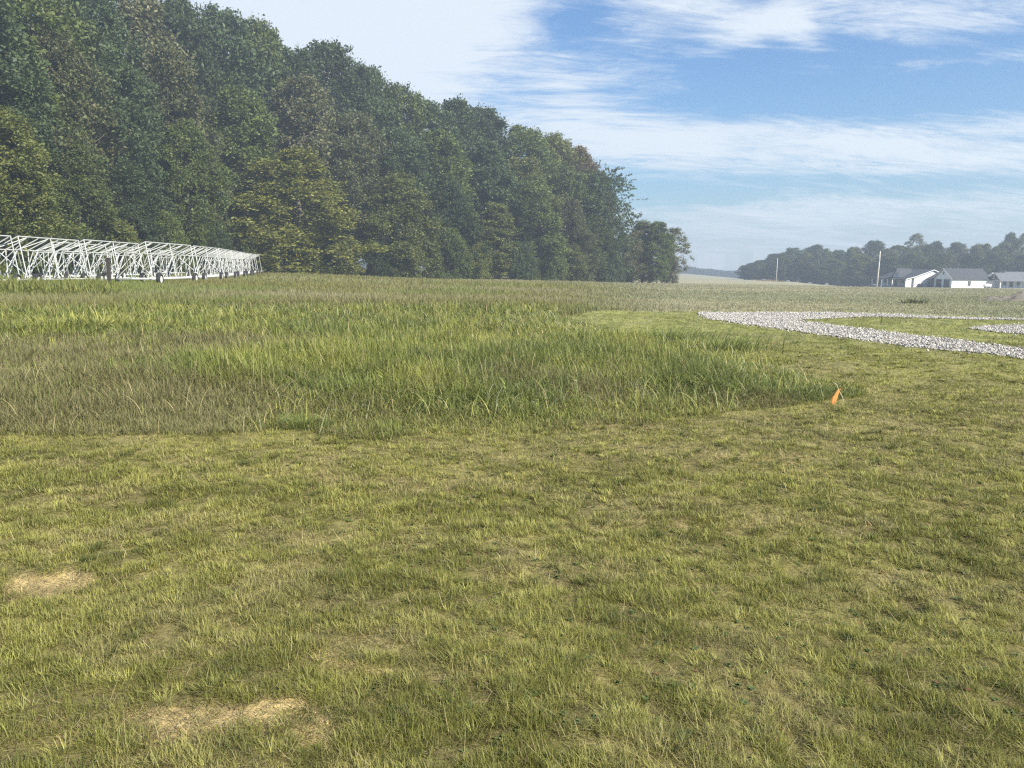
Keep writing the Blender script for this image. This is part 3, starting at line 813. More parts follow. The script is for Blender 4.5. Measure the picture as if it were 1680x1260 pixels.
TM = {}
TM['broad'] = [make_tree_meshes('b%d' % i, 100 + i, 'broad', 150, 460, 0.28) for i in range(3)]
TM['oval'] = [make_tree_meshes('o%d' % i, 200 + i, 'oval', 130, 420, 0.28) for i in range(3)]
TM['skirt'] = [make_tree_meshes('s%d' % i, 300 + i, 'skirt', 150, 460, 0.28) for i in range(3)]
TM['column'] = [make_tree_meshes('c%d' % i, 400 + i, 'column', 110, 260, 0.33) for i in range(2)]
TM['shrub'] = [make_tree_meshes('h%d' % i, 500 + i, 'shrub', 120, 340, 0.55) for i in range(3)]
TM['sparse'] = [make_tree_meshes('p%d' % i, 600 + i, 'sparse', 90, 110, 0.34, 0.95) for i in range(2)]
TM['spray'] = [make_tree_meshes('y0', 700, 'spray', 110, 300, 0.33, 0.6)]

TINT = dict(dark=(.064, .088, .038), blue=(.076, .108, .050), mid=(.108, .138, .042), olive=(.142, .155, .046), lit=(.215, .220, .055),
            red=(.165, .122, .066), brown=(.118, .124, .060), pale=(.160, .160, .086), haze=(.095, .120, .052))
EDGE_P = [-400, -200, 0, 430, 750, 1000, 1095, 1130]; EDGE_D = [62, 68, 84, 142, 168, 203, 214, 218]
def base_of(px, d):
    X = (px - CX) / F * d; return X, d, float(H(X, d, False))
cnt = {}
def plant(px, top, extra, kind, tint, width, label, name='tree', group='trees of the wood on the left', cat='tree', d=None, seed=None, minw=None):
    """top = picture height of the highest leaf; extra = metres behind the edge of the wood"""
    if d is None: d = float(np.interp(px, EDGE_P, EDGE_D)) + extra
    X, Y, Z = base_of(px, d)
    # height that carries the crown to its measured top
    ht = (EYE + (hor(px) - top) * d / F - Z) * 0.965
    vs = TM[kind]; i = cnt.get(kind, 0); cnt[kind] = i + 1
    crown, trunk, R = vs[i % len(vs)]
    s = ht / 30.0; wid = width * d / F / 2          # wanted crown radius in metres
    sx = wid / (R * 1.08)
    rz = random.random() * 2 * PI
    root = empty(name, (X, Y, Z - 0.05), rz, (sx, sx * random.uniform(.9, 1.1), s))
    tag(root, label, cat, group)
    t = bpy.data.objects.new('trunk', trunk); COL.objects.link(t); t.parent = root
    c = bpy.data.objects.new('crown', crown); COL.objects.link(c); c.parent = root
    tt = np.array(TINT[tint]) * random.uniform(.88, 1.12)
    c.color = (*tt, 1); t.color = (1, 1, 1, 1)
    return root

W = 'on the left'
# back row: the skyline, from the left edge of the picture rightwards
back = [
 (-190, -90, 16, 'broad', 'dark', 190, None), (-60, -80, 14, 'broad', 'blue', 190, 'huge blue green tree cropped by the upper left corner'),
 (60, -60, 16, 'broad', 'mid', 180, 'huge green tree cut off by the top edge, second from the left corner'),
 (160, -15, 18, 'broad', 'blue', 150, 'tall blue green tree just left of the first notch of sky'),
 (250, 2, 20, 'oval', 'pale', 120, 'tallest pale brownish tree whose crown just touches the top of the picture'),
 (318, 10, 26, 'broad', 'dark', 120, 'very dark tall tree right of the pale brownish skyline tree'),
 (378, 28, 26, 'broad', 'blue', 120, 'tall blue green skyline tree right of the very dark one'),
 (438, 48, 24, 'broad', 'mid', 110, 'rounded skyline tree where the tree line begins to descend'),
 (492, 88, 22, 'oval', 'blue', 100, 'skyline tree in the dip left of the lumpy dark crown'),
 (552, 78, 24, 'broad', 'dark', 110, 'dark lumpy crown that stands out above its neighbours on the descending skyline'),
 (605, 118, 24, 'broad', 'blue', 100, 'skyline tree just right of the dark lumpy crown'),
 (655, 146, 22, 'broad', 'mid', 100, 'green skyline tree between the lumpy crown and the pointed dark ones'),
 (705, 170, 22, 'oval', 'blue', 90, 'blue green skyline tree left of the pointed dark crowns'),
 (745, 166, 24, 'oval', 'dark', 80, 'left one of the pointed dark crowns in the middle of the skyline'),
 (792, 178, 24, 'oval', 'dark', 85, 'right one of the pointed dark crowns in the middle of the skyline'),
 (850, 208, 20, 'broad', 'mid', 100, 'rounded green skyline tree just below the pointed dark crowns'),
 (905, 222, 16, 'broad', 'olive', 100, 'rounded olive tree left of the reddish topped one'),
 (942, 243, 14, 'broad', 'red', 90, 'tree with reddish autumn leaves on the right shoulder of the wood'),
]
# middle row
mid = [
 (-130, 60, 8, 'broad', 'dark', 170, None), (-20, 70, 9, 'broad', 'blue', 170, 'dark tree behind the olive one at the left edge'),
 (105, 60, 9, 'broad', 'brown', 160, 'tall brownish green tree with bare limbs showing in its lower crown'),
 (205, 95, 9, 'broad', 'blue', 150, 'blue green tree under the first notch of sky, behind the shadowy gap'),
 (300, 85, 10, 'oval', 'brown', 120, 'brown tinged tree under the very dark skyline tree'),
 (405, 152, 8, 'skirt', 'mid', 140, 'bright green domed tree standing above and left of the yellow green one'),
 (505, 130, 12, 'oval', 'pale', 120, 'pale thin leaved tree directly behind the yellow green one'),
 (585, 190, 10, 'broad', 'brown', 120, 'brownish tree right behind the shoulder of the yellow green one'),
 (655, 215, 10, 'broad', 'blue', 120, 'blue green tree under the green skyline tree in the middle of the wood'),
 (725, 215, 10, 'oval', 'mid', 110, 'green tree under the blue green skyline tree left of the pointed crowns'),
 (795, 232, 10, 'oval', 'blue', 100, 'dark green tree directly under the pointed dark crowns'),
 (855, 258, 8, 'oval', 'olive', 90, 'olive tree under the rounded green skyline tree'),
 (915, 268, 8, 'broad', 'mid', 100, 'green tree under the rounded olive skyline tree'),
 (965, 278, 8, 'oval', 'brown', 80, 'brown green tree below the reddish topped one'),
]
front_row = [
 (-75, 150, 0, 'skirt', 'olive', 190, None), (28, 185, 0, 'skirt', 'olive', 175, 'leafy olive green tree at the left edge behind the white frames'),
 (140, 238, 2, 'skirt', 'mid', 130, 'mid green tree right of the leafy olive one at the left edge'),
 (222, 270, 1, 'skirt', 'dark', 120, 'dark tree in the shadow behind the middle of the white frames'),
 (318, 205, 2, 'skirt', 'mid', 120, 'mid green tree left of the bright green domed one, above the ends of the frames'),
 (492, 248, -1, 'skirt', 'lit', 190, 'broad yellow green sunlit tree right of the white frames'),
 (655, 285, 1, 'skirt', 'olive', 130, 'olive tree just right of the broad yellow green sunlit one'),
 (738, 300, 2, 'skirt', 'dark', 100, 'dark green front tree between the olive one and the slim upright one'),
 (812, 330, 0, 'column', 'olive', 66, 'slim upright yellowish tree at the edge of the wood under the rounded green skyline tree'),
 (868, 290, 4, 'skirt', 'mid', 110, 'mid green front tree just right of the slim upright yellowish one'),
 (928, 325, 1, 'skirt', 'brown', 90, 'brown green front tree near the right end of the wood'),
 (985, 282, 3, 'spray', 'blue', 92, 'tree at the right end of the wood with long branches fanning out against the sky'),
 (968, 352, 0, 'skirt', 'mid', 80, 'small green tree at the foot of the one with fanning branches'),
]
end = [
 (1022, 384, 1, 'skirt', 'pale', 56, 'greyish green small tree, first after the end of the tall wood'),
 (1050, 362, 2, 'skirt', 'pale', 56, 'highest of the small trees after the end of the tall wood'),
 (1074, 362, -4, 'oval', 'mid', 44, 'upright small green tree beside the thin leaved one'),
 (1099, 370, 0, 'sparse', 'pale', 46, 'thin leaved small tree, last on the right of the wood'),
 (1090, 400, 1, 'skirt', 'pale', 30, 'low dark growth under the thin leaved small tree'),
]
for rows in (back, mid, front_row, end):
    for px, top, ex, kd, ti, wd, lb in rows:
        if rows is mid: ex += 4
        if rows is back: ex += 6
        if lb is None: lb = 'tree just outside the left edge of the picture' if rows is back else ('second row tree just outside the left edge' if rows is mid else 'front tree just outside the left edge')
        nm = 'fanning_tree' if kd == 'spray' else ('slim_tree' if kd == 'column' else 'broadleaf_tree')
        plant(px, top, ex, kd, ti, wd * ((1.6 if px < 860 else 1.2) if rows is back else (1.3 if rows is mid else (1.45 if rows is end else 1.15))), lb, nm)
shr = [(-60, 350, 90, 'olive', None), (45, 365, 80, 'mid', 'green bush behind the left end of the white frames'), (120, 372, 80, 'dark', 'dark bush behind the white frames, second from the left'),
 (200, 362, 84, 'olive', 'olive bush behind the middle of the white frames'), (275, 350, 90, 'mid', 'tall green bush behind the right part of the white frames'),
 (352, 372, 80, 'dark', 'dark bush just above the far end of the white frames'), (425, 380, 90, 'olive', 'olive bush at the far right tip of the white frames'),
 (500, 395, 80, 'mid', 'green bush at the foot of the broad yellow green tree'), (562, 385, 80, 'olive', 'olive bush right of the foot of the yellow green tree'),
 (618, 398, 70, 'dark', 'dark bush between two olive bushes at the foot of the wood'), (672, 378, 90, 'olive', 'widest olive bush along the middle of the wood'),
 (735, 375, 70, 'mid', 'green bush left of the slim upright yellowish tree'), (782, 400, 56, 'olive', 'low olive bush touching the slim upright yellowish tree'),
 (848, 398, 64, 'dark', 'dark bush right of the slim upright yellowish tree'), (895, 385, 60, 'mid', 'green bush below the brown green front tree'),
 (940, 402, 56, 'olive', 'olive bush, second last before the small end trees'), (990, 395, 60, 'dark', 'dark bush, last before the small end trees')]
for px, top, wd, ti, lb in shr:
    plant(px, top, -2.5 + random.uniform(-.8, .8), 'shrub', ti, wd * 1.15, lb or 'bush just outside the left edge', 'bush', 'bushes along the foot of the wood', 'bush')

# right-hand wood behind the houses
rw = [(1216, 434, 430, 26, 'haze', 'lowest tree at the far left tip of the right hand wood'), (1238, 426, 425, 34, 'haze', 'small tree, second from the left tip of the right hand wood'),
 (1262, 415, 420, 40, 'dark', 'rounded tree behind the thin pole'), (1292, 405, 415, 44, 'haze', 'rounded tree right of the thin pole'),
 (1328, 401, 405, 52, 'dark', 'highest rounded crown on the left half of the right hand wood'), (1368, 409, 395, 46, 'haze', 'lower crown in a dip of the right hand wood'),
 (1393, 405, 385, 40, 'pale', 'paler crown left of the very dark one'), (1424, 393, 375, 44, 'dark', 'very dark domed crown above the tall white pole'),
 (1462, 401, 370, 46, 'haze', 'green crown between the dark dome and the half bare tree'), (1498, 401, 365, 44, 'haze', 'green crown under the half bare tree'),
 (1522, 396, 362, 40, 'dark', 'dark crown just right of the half bare tree'), (1556, 397, 358, 46, 'haze', 'rounded crown above the garage roof'),
 (1592, 400, 352, 46, 'pale', 'paler crown above the right end of the garage'), (1632, 397, 348, 46, 'haze', 'green crown left of the highest dark one near the right edge'),
 (1642, 381, 352, 34, 'dark', 'highest dark crown near the right edge'), (1690, 397, 342, 50, 'haze', 'green crown cut by the right edge'), (1740, 396, 340, 56, 'mid', None), (1800, 395, 340, 60, 'haze', None)]
for px, top, d, wd, ti, lb in rw:
    plant(px, top, 0, random.choice(['oval', 'skirt', 'broad']), ti, wd * 1.25, lb or 'tree just outside the right edge', 'broadleaf_tree', 'trees of the wood behind the houses', d=d)
for px, top, d, wd, ti, lb in [(1490, 381, 372, 48, 'pale', 'half bare tree sticking out above the wood behind the farmhouse'), (1668, 378, 350, 50, 'pale', 'half bare tree above the wood at the right edge')]:
    plant(px, top, 0, 'sparse', ti, wd, lb, 'bare_tree', 'half bare trees above the right hand wood', d=d)
fr = [(1230, 442, 400, 34, 'haze', 'low edge tree at the left tip of the right hand wood'), (1275, 436, 395, 44, 'haze', 'edge tree left of the foot of the thin pole'),
 (1318, 428, 380, 48, 'haze', 'edge tree in the hollow right of the thin pole'), (1358, 424, 365, 48, 'mid', 'edge tree midway between the two poles'),
 (1404, 418, 345, 50, 'olive', 'paler green edge tree leaning out left of the tall white pole'), (1450, 414, 335, 48, 'haze', 'edge tree behind the tall white pole and porch'),
 (1490, 412, 330, 50, 'mid', 'edge tree behind the farmhouse roof'), (1535, 414, 325, 52, 'haze', 'edge tree behind the garage gable'),
 (1580, 416, 322, 50, 'dark', 'edge tree behind the garage ridge'), (1622, 412, 318, 48, 'haze', 'edge tree between the garage and the grey roofed house'),
 (1668, 414, 314, 52, 'mid', 'edge tree behind the grey roofed house'), (1720, 414, 310, 60, 'haze', None), (1780, 414, 310, 60, 'haze', None)]
for px, top, d, wd, ti, lb in fr:
    plant(px, top, 0, 'skirt', ti, wd * 1.35, lb or 'edge tree just outside the right edge', 'broadleaf_tree', 'trees of the wood behind the houses', d=d)

for k in range(30):
    px = 1224 + k * 18 + random.uniform(-5, 5); d = float(np.interp(px, [1216, 1500, 1800], [425, 362, 338]))
    top = float(np.interp(px, [1216, 1262, 1328, 1400, 1424, 1556, 1640, 1700, 1800], [438, 416, 404, 408, 402, 401, 394, 400, 398])) + random.uniform(-5, 9)
    plant(px, top, 0, random.choice(['oval', 'skirt', 'column', 'broad', 'sparse']), random.choice(['haze', 'mid', 'dark', 'pale', 'olive']), random.uniform(24, 40),
          'hazy green tree packed in the middle rows of the wood behind the houses', 'broadleaf_tree', 'trees packed inside the wood behind the houses', d=d - random.uniform(6, 22))

# woodland on the horizon: one far mass
mass_v = []; mass_c = []
r = np.random.default_rng(5)
for px in np.arange(1080, 1262, 2.2):
    d = 900 + r.normal(0, 15); X = (px - CX) / F * d
    top = np.interp(px, [1080, 1130, 1165, 1190, 1215, 1262], [437, 441, 444, 447, 446, 440]) + r.normal(0, 1.3)
    z1 = EYE + (hor(px) - top) * d / F; z0 = z1 - 14
    n = 420
    p = np.stack([X + r.normal(0, 2.2, n), d + r.normal(0, 3, n), z1 - np.abs(r.normal(0, 0.42, n)) * 12], -1)
    mass_v.append(p)
P = np.vstack(mass_v); n = len(P)
nrm = r.normal(0, 1, (n, 3)); nrm /= np.linalg.norm(nrm, axis=1)[:, None]
a = np.cross(nrm, r.normal(0, 1, (n, 3))); a /= np.linalg.norm(a, axis=1)[:, None]; b_ = np.cross(nrm, a)
s = (0.6 + 0.5 * r.random(n))[:, None]
Q = np.stack([P - a * s, P + b_ * s, P + a * s, P - b_ * s], 1)
col = np.array((.045, .07, .04))[None] * (0.7 + 0.6 * r.random(n))[:, None]
me = mesh_np('far_woodland', Q.reshape(-1, 3), np.arange(4 * n), np.arange(n) * 4, np.repeat(col, 4, 0))
tag(link('far_woodland', me, M_tall), 'distant low blue green woodland on the horizon', 'woodland', kind='stuff')

# ------------------------------------------------------------------ white wheeled frames
M_white = simple('white_paint', (.50, .50, .48), 0.5, var=0.25, scale=2.0)
M_tyre = simple('tyre_rubber', (.028, .028, .030), 0.85, var=0.3, scale=8)
M_rim = simple('rim_metal', (.62, .60, .54), 0.5, var=0.1)

def wheel_meshes():
    out = {}
    for nm, prof in (('tyre', [(-.13, .27), (-.14, .40), (-.10, .44), (.10, .44), (.14, .40), (.13, .27)]), ('rim', [(-.10, .06), (-.11, .27), (.11, .27), (.10, .06)])):
        mb = MB(); n = 20; k = len(prof)
        vs = [(x, r_ * math.cos(2 * PI * q / n), r_ * math.sin(2 * PI * q / n)) for q in range(n) for x, r_ in prof]
        fs = [(q*k+i, q*k+(i+1) % k, ((q+1) % n)*k+(i+1) % k, ((q+1) % n)*k+i) for q in range(n) for i in range(k)]
        mb.add(vs, fs)
        if nm == 'rim': mb.tube([(-.12, 0, 0), (.12, 0, 0)], .07, 8)
        out[nm] = mb
    return out
LEN = 9.6; WB = 1.35; HIGH = 3.25; LOW = 2.42; XH = 0.95; XL = -0.60
def make_frame():
    root = empty('wheeled_frame')
    t = MB(); R_ = 0.037
    t.tube([(XH, 0, HIGH), (XH, LEN, HIGH)], R_ * 1.15, 6); t.tube([(XL, 0, LOW), (XL, LEN, LOW)], R_ * 1.15, 6)
    nb = 6
    for k in range(nb + 1):
        y = LEN * k / nb
        t.tube([(XL, y, LOW), (XH, y, HIGH)], R_, 6)
        if k < nb and k % 2 == 0: t.tube([(XL, y, LOW + .01), (XH, y + LEN / nb, HIGH + .01)], R_ * .8, 6)
    t.build('top_rack', M_white, root)
    for k in range(nb + 1):
        y = LEN * k / nb; p = MB()
        if k % 2 == 0:
            p.tube([(-WB, y, .45), (XL, y, LOW)], R_, 6)
        else:
            p.tube([(XL, y, .45), (XL, y, LOW)], R_, 6)
        p.build('post', M_white, root)
        if k in (0, 3, 6):
            p = MB(); p.tube([(WB, y, .45), (XH, y, HIGH)], R_, 6); p.build('post', M_white, root)
    for sx, xt, zt in ((-1, XL, LOW),):
        bs = MB(); st = LEN / 3
        for k in range(3):
            a0, a1 = k * st, (k + 1) * st; m_ = (a0 + a1) / 2
            xb = (WB * sx + xt) / 2
            bs.tube([(xt, a0, zt), (xb, m_, .45)], R_ * .9, 6); bs.tube([(xt, a1, zt), (xb, m_, .45)], R_ * .9, 6)
            if k == 0: bs.tube([(xt, a0 + st * .5, zt), (xb, a0, 1.2)], R_ * .7, 6)
        bs.build('side_brace', M_white, root)
    e = MB()
    e.tube([(-WB, 0, .5), (XH, 0, HIGH - .6)], R_ * .8, 6); e.tube([(WB, .5, .5), (XL, .5, LOW - .1)], R_ * .8, 6); e.tube([(-WB, 0, .5), (0.2, -0.9, .5)], R_, 6); e.tube([(WB, 0, .5), (.2, -.9, .5)], R_, 6)
    e.build('end_brace', M_white, root)
    b = MB()
    for x in (-WB, WB): b.tube([(x, 0, .45), (x, LEN, .45)], R_ * 1.2, 6)
    for k in range(5): b.tube([(-WB, LEN * k / 4, .45), (WB, LEN * k / 4, .45)], R_ * 1.2, 6)
    b.build('base_frame', M_white, root)
    wm = wheel_meshes(); tyre_me = rim_me = None
    for x in (-WB - .18, WB + .18):
        for y in (.9, LEN - .9):
            if tyre_me is None:
                ty = wm['tyre'].build('wheel', M_tyre, root, True); tyre_me = ty.data
                rm = wm['rim'].build('rim', M_rim, ty, False); rim_me = rm.data
            else:
                ty = bpy.data.objects.new('wheel', tyre_me); COL.objects.link(ty); ty.parent = root
                rm = bpy.data.objects.new('rim', rim_me); COL.objects.link(rm); rm.parent = ty
            ty.location = (x, y, .44)
    return root
def copy_tree(o, parent=None):
    c = o.copy(); COL.objects.link(c)
    if parent: c.parent = parent
    for ch in o.children: copy_tree(ch, c)
    return c
proto = make_frame()
# each frame: near end and far end of its high rail, by bearing and distance
def rp(d): return float(np.interp(d, [68.6, 82, 103, 141], [318, 371, 402, 436]))
def seg(a, b): return ((rp(a), a), (rp(b), b))
rail = [((245, 59), (318, 68.6), 'white wheeled frame nearest the camera, its foremost leg slanting to the grass'),
        (*seg(70, 79), 'white wheeled frame directly behind the nearest one'),
        (*seg(80, 89), 'white wheeled frame third in the receding row'),
        (*seg(90.5, 99.5), 'white wheeled frame fourth in the receding row'),
        (*seg(101, 110), 'white wheeled frame fifth in the receding row'),
        (*seg(112, 122), 'white wheeled frame second last in the receding row'),
        (*seg(125, 138), 'farthest white wheeled frame, last on the right'),
        ((146, 56), (233, 65), 'white wheeled frame just left of the nearest one, wheel hidden in grass'),
        ((40, 50), (137, 58), 'white wheeled frame with a dark post behind it, second from the left edge'),
        ((-95, 43.5), (28, 50), 'white wheeled frame cut off by the left edge'),
        ((95, 63), (180, 73), 'white wheeled frame in the second row behind the left ones'),
        ((190, 76), (252, 86), 'white wheeled frame in the second row behind the nearest one'),
        ((268, 95), (306, 106), 'white wheeled frame at the far end of the second row')]
for i, ((pa, da), (pb, db), lb) in enumerate(rail):
    o = proto if i == 0 else copy_tree(proto)
    xa = (pa - CX) / F * da; xb = (pb - CX) / F * db
    ang = math.atan2(xb - xa, db - da)      # yaw of the long axis from +Y towards +X
    L_ = math.hypot(xb - xa, db - da)
    ca, sa = math.cos(ang), math.sin(ang)
    x0 = xa - XH * ca; y0 = da + XH * sa
    xm = (xa + xb) / 2; ym = (da + db) / 2
    z = float(H(xm, ym, False))
    o.location = (x0, y0, z); o.rotation_euler = (0, 0, -ang); o.scale = (1, L_ / LEN, 1)
    za = float(H(xa, da, False)); zb = float(H(xb, db, False))
    o.location.z = za; o.rotation_euler = (math.atan2(zb - za, L_), 0, -ang)
    tag(o, lb, 'frame', 'white wheeled frames parked before the wood')
# dark post among the frames
x, y = ground_at(181, 450); x, y = (183 - CX) / F * 54, 54
mb = MB(); z = float(H(x, y, False)); mb.prism([(-.1, -.1), (.1, -.1), (.1, .1), (-.1, .1)], 'z', -.3, 1.95)
mb.prism([(-.12, -.12), (.12, -.12), (.12, .12), (-.12, .12)], 'z', 1.95, 2.0)
o = mb.build('wooden_post', simple('dark_wood', (.05, .045, .04), .9, var=.3)); o.location = (x, y, z)
tag(o, 'thick dark upright post standing among the white frames', 'post')

# ------------------------------------------------------------------ poles, stake, marker flag
M_pole = simple('pole_wood', (.62, .58, .50), 0.8, var=0.15, scale=1.5)
M_dkwood = simple('stake_wood', (.10, .07, .045), 0.9, var=0.3, scale=12)
def pole(px, d, top, r, label, lean, arms):
    X, Y, Z = base_of(px, d); ht = EYE + (hor(px) - top) * d / F - Z
    root = empty('utility_pole', (X, Y, Z)); root.rotation_euler = (0, lean, 0)
    m = MB(); m.tube([(0, 0, -1), (0, 0, ht * .5), (0, 0, ht)], [r * 1.25, r, r * .75], 10); m.build('pole', M_pole, root, True)
    if arms:
        a = MB(); a.box(-.08, .08, -.30, -.14, ht * .72, ht * .80); a.build('bracket', M_pole, root)
        a = MB(); a.tube([(-.12, 0, ht - .35), (-.36, 0, ht - .2), (-.36, 0, ht + .05)], .05, 6); a.build('insulator', M_dkwood, root)
    tag(root, label, 'pole', 'poles standing in the field')
pole(1432, 222, 413, .17, 'tall pale utility pole left of the farmhouse porch', .015, True)
pole(1267.5, 330, 424, .13, 'thin pale pole on the crest before the tip of the wood', .01, False)
X, Y, Z = base_of(1438.5, 224); m = MB(); m.tube([(0, 0, -.4), (0, 0, 2.1), (0, 0, 2.15)], [.07, .06, .02], 8); o = m.build('post', M_pole); o.location = (X, Y, Z)
tag(o, 'short pale post just right of the foot of the tall utility pole', 'post')
x, y = ground_at(1445, 534)
m = MB(); m.prism([(-.011, -.011), (.013, -.011), (.013, .011), (-.011, .011)], 'z', -.1, .25)
m.add([(-.011, -.011, .25), (.013, -.011, .25), (.013, .011, .25), (-.011, .011, .25), (.001, 0, .262)], [(0, 1, 4), (1, 2, 4), (2, 3, 4), (3, 0, 4)])
o = m.build('wooden_stake', M_dkwood); o.location = (x, y, float(H(x, y))); o.rotation_euler = (0, .06, 0)
tag(o, 'thin dark stake upright in the mown island between gravel lanes', 'stake')

x, y = ground_at(1386, 662)
root = empty('marker_flag', (x, y, float(H(x, y))))
m = MB(); m.tube([(.0, 0, -.05), (-.03, 0, .09), (-.095, .0, .205), (-.12, 0, .26), (-.16, .01, .285)], .0035, 6)
m.build('wire_stem', simple('pale_wire', (.62, .58, .42), .5), root, True)
fm, nt, b = new_mat('orange_plastic'); b.inputs['Base Color'].default_value = (.95, .52, .17, 1); b.inputs['Roughness'].default_value = .45
tr = nt.nodes.new('ShaderNodeBsdfTranslucent'); tr.inputs['Color'].default_value = (.95, .52, .17, 1)
ms = nt.nodes.new('ShaderNodeMixShader'); ms.inputs[0].default_value = .45; out = nt.nodes['Material Output']
nt.links.new(b.outputs[0], ms.inputs[1]); nt.links.new(tr.outputs[0], ms.inputs[2]); nt.links.new(ms.outputs[0], out.inputs['Surface'])
vs = []; fs = []; rows = 16; cols = 6
for i in range(rows):
    t = i / (rows - 1)
    cx_ = -.082 - .085 * t - .01 * math.sin(t * 5); cz = .205 - .205 * t; hw = .012 + .026 * math.sin(min(t * 1.25, 1) * PI * .62)
    hw *= (1 - .45 * max(0, t - .7) / .3)
    for j in range(cols):
        s_ = j / (cols - 1) * 2 - 1
        fold = .012 * math.sin(j * 2.3 + t * 3)
        vs.append((cx_ + s_ * hw, fold - .01, cz + (.012 * math.sin(j * 3.1) if i == rows - 1 else 0) + s_ * hw * .35))
for i in range(rows - 1):
    for j in range(cols - 1): a = i * cols + j; fs.append((a, a + 1, a + 1 + cols, a + cols))
m = MB(); m.add(vs, fs); fo = m.build('streamer', fm, root, True)
sm = fo.modifiers.new('thickness', 'SOLIDIFY'); sm.thickness = .0008
tag(root, 'orange plastic marker flag drooping from a bent wire at the edge of the tall grass', 'marker flag')

# ------------------------------------------------------------------ houses
M_wall = simple('white_siding', (.72, .72, .70), .6, var=.04, scale=1.2)
nt = M_wall.node_tree; wv = nt.nodes.new('ShaderNodeTexWave'); wv.bands_direction = 'Z'; wv.inputs['Scale'].default_value = 1.6
tcx = nt.nodes.new('ShaderNodeTexCoord'); nt.links.new(tcx.outputs['Object'], wv.inputs['Vector'])
bp = nt.nodes.new('ShaderNodeBump'); bp.inputs['Distance'].default_value = .02; bp.inputs['Strength'].default_value = .5
nt.links.new(wv.outputs['Fac'], bp.inputs['Height']); nt.links.new(bp.outputs['Normal'], nt.nodes['Principled BSDF'].inputs['Normal'])
M_roof = simple('charcoal_shingle', (.055, .060, .066), .85, var=.25, scale=4, bump=.2)
M_roof2 = simple('grey_shingle', (.12, .125, .135), .85, var=.2, scale=4, bump=.2)
M_trim = simple('trim_white', (.74, .74, .72), .5, var=.04)
M_door = simple('dark_door', (.075, .080, .088), .5, var=.1)
M_glass = simple('window_glass', (.03, .035, .04), .12, var=.1, spec=.6)
M_stone = simple('grey_cladding', (.30, .30, .30), .8, var=.15)
hx, hy, hz = base_of(1553, 232)
RZ = math.radians(13)
def roof_slab(m, prof, ax, a, b_, th=.16):
    """prof: roof line; a slab of thickness th following it, run along the axis"""
    up = prof; dn = [(p, z - th) for p, z in prof][::-1]
    m.prism(up + dn, ax, a, b_)
# garage
gar = empty('garage', (hx, hy, hz), RZ)
m = MB(); ez, rz_ = 2.75, 5.75
m.prism([(0, -.6), (7, -.6), (7, ez), (3.5, rz_ - .25), (0, ez)], 'x', 0, 13.5); m.build('wall', M_wall, gar)
m = MB(); roof_slab(m, [(-.45, ez - .18), (3.5, rz_), (7.45, ez - .18)], 'x', -.35, 13.85); m.build('roof', M_roof, gar)
m = MB()
for sgn, (p0, p1) in ((0, ((-.47, ez - .36), (3.5, rz_ - .19))), (1, ((7.47, ez - .36), (3.5, rz_ - .19)))):
    m.prism([p0, p1, (p1[0], p1[1] + .17), (p0[0], p0[1] + .17)], 'x', -.40, -.352)
m.build('gable_trim', M_trim, gar)
for v0 in (.75, 3.95):
    d_ = MB(); d_.box(-.04, .03, v0, v0 + 2.35, 0.0, 2.45); dd_ = d_.build('garage_door', M_door, gar)
    f_ = MB(); f_.box(-.07, -.045, v0 - .12, v0, 0, 2.57); f_.box(-.07, -.045, v0 + 2.35, v0 + 2.47, 0, 2.57); f_.box(-.07, -.045, v0, v0 + 2.35, 2.45, 2.57)
    f_.build('door_frame', M_trim, dd_)
d_ = MB(); d_.box(-.05, -.01, 3.25, 3.75, 3.75, 4.65); d_.build('gable_vent', M_door, gar)
w_ = MB(); w_.box(5.7, 6.7, -.03, .02, .55, 2.0); wo = w_.build('window', M_glass, gar)
w_ = MB()
for a_ in ((5.6, 5.7, .45, 2.1), (6.7, 6.8, .45, 2.1), (5.7, 6.7, 2.0, 2.1), (5.7, 6.7, .45, .55), (6.18, 6.22, .55, 2.0)): w_.box(a_[0], a_[1], -.06, -.032, a_[2], a_[3])
w_.build('frame', M_trim, wo)
m = MB()
for a_ in (2.2, 5.0, 9.5): m.tube([(a_, 3.4, rz_ - .2), (a_, 3.4, rz_ + .42)], .06, 8)
m.build('vent_pipe', M_stone, gar)
tag(gar, 'white garage with two dark doors in its gable and a long dark roof', 'garage')
# main house (own origin at its gable corner), with connecting wing
ho = empty('farmhouse', (hx, hy, hz), RZ)
V0 = 10.0; V1 = 24.0
m = MB(); m.prism([(-4.7, -.6), (8.5, -.6), (8.5, 2.7), (2, 5.15), (-4.7, 3.0)], 'y', V0, V1); m.build('wall', M_wall, ho)
m = MB(); roof_slab(m, [(-8.0, 2.42), (-4.7, 3.22), (2, 5.4), (8.9, 2.72)], 'y', V0 - .4, V1 + .4); m.build('roof', M_roof, ho)
m = MB(); m.prism([(-8.02, 2.15), (-4.7, 2.94), (2, 5.12), (2, 5.33), (-4.7, 3.15), (-8.02, 2.36)], 'y', V0 - .47, V0 - .405)
m.prism([(8.92, 2.45), (2, 5.12), (2, 5.33), (8.92, 2.66)], 'y', V0 - .47, V0 - .405); m.build('gable_trim', M_trim, ho)
m = MB(); m.prism([(-7.7, -.6), (-5.6, -.6), (-5.6, 2.62), (-7.7, 2.15)], 'y', V0 + .0, V0 + .15); m.build('porch_side_wall', M_wall, ho)
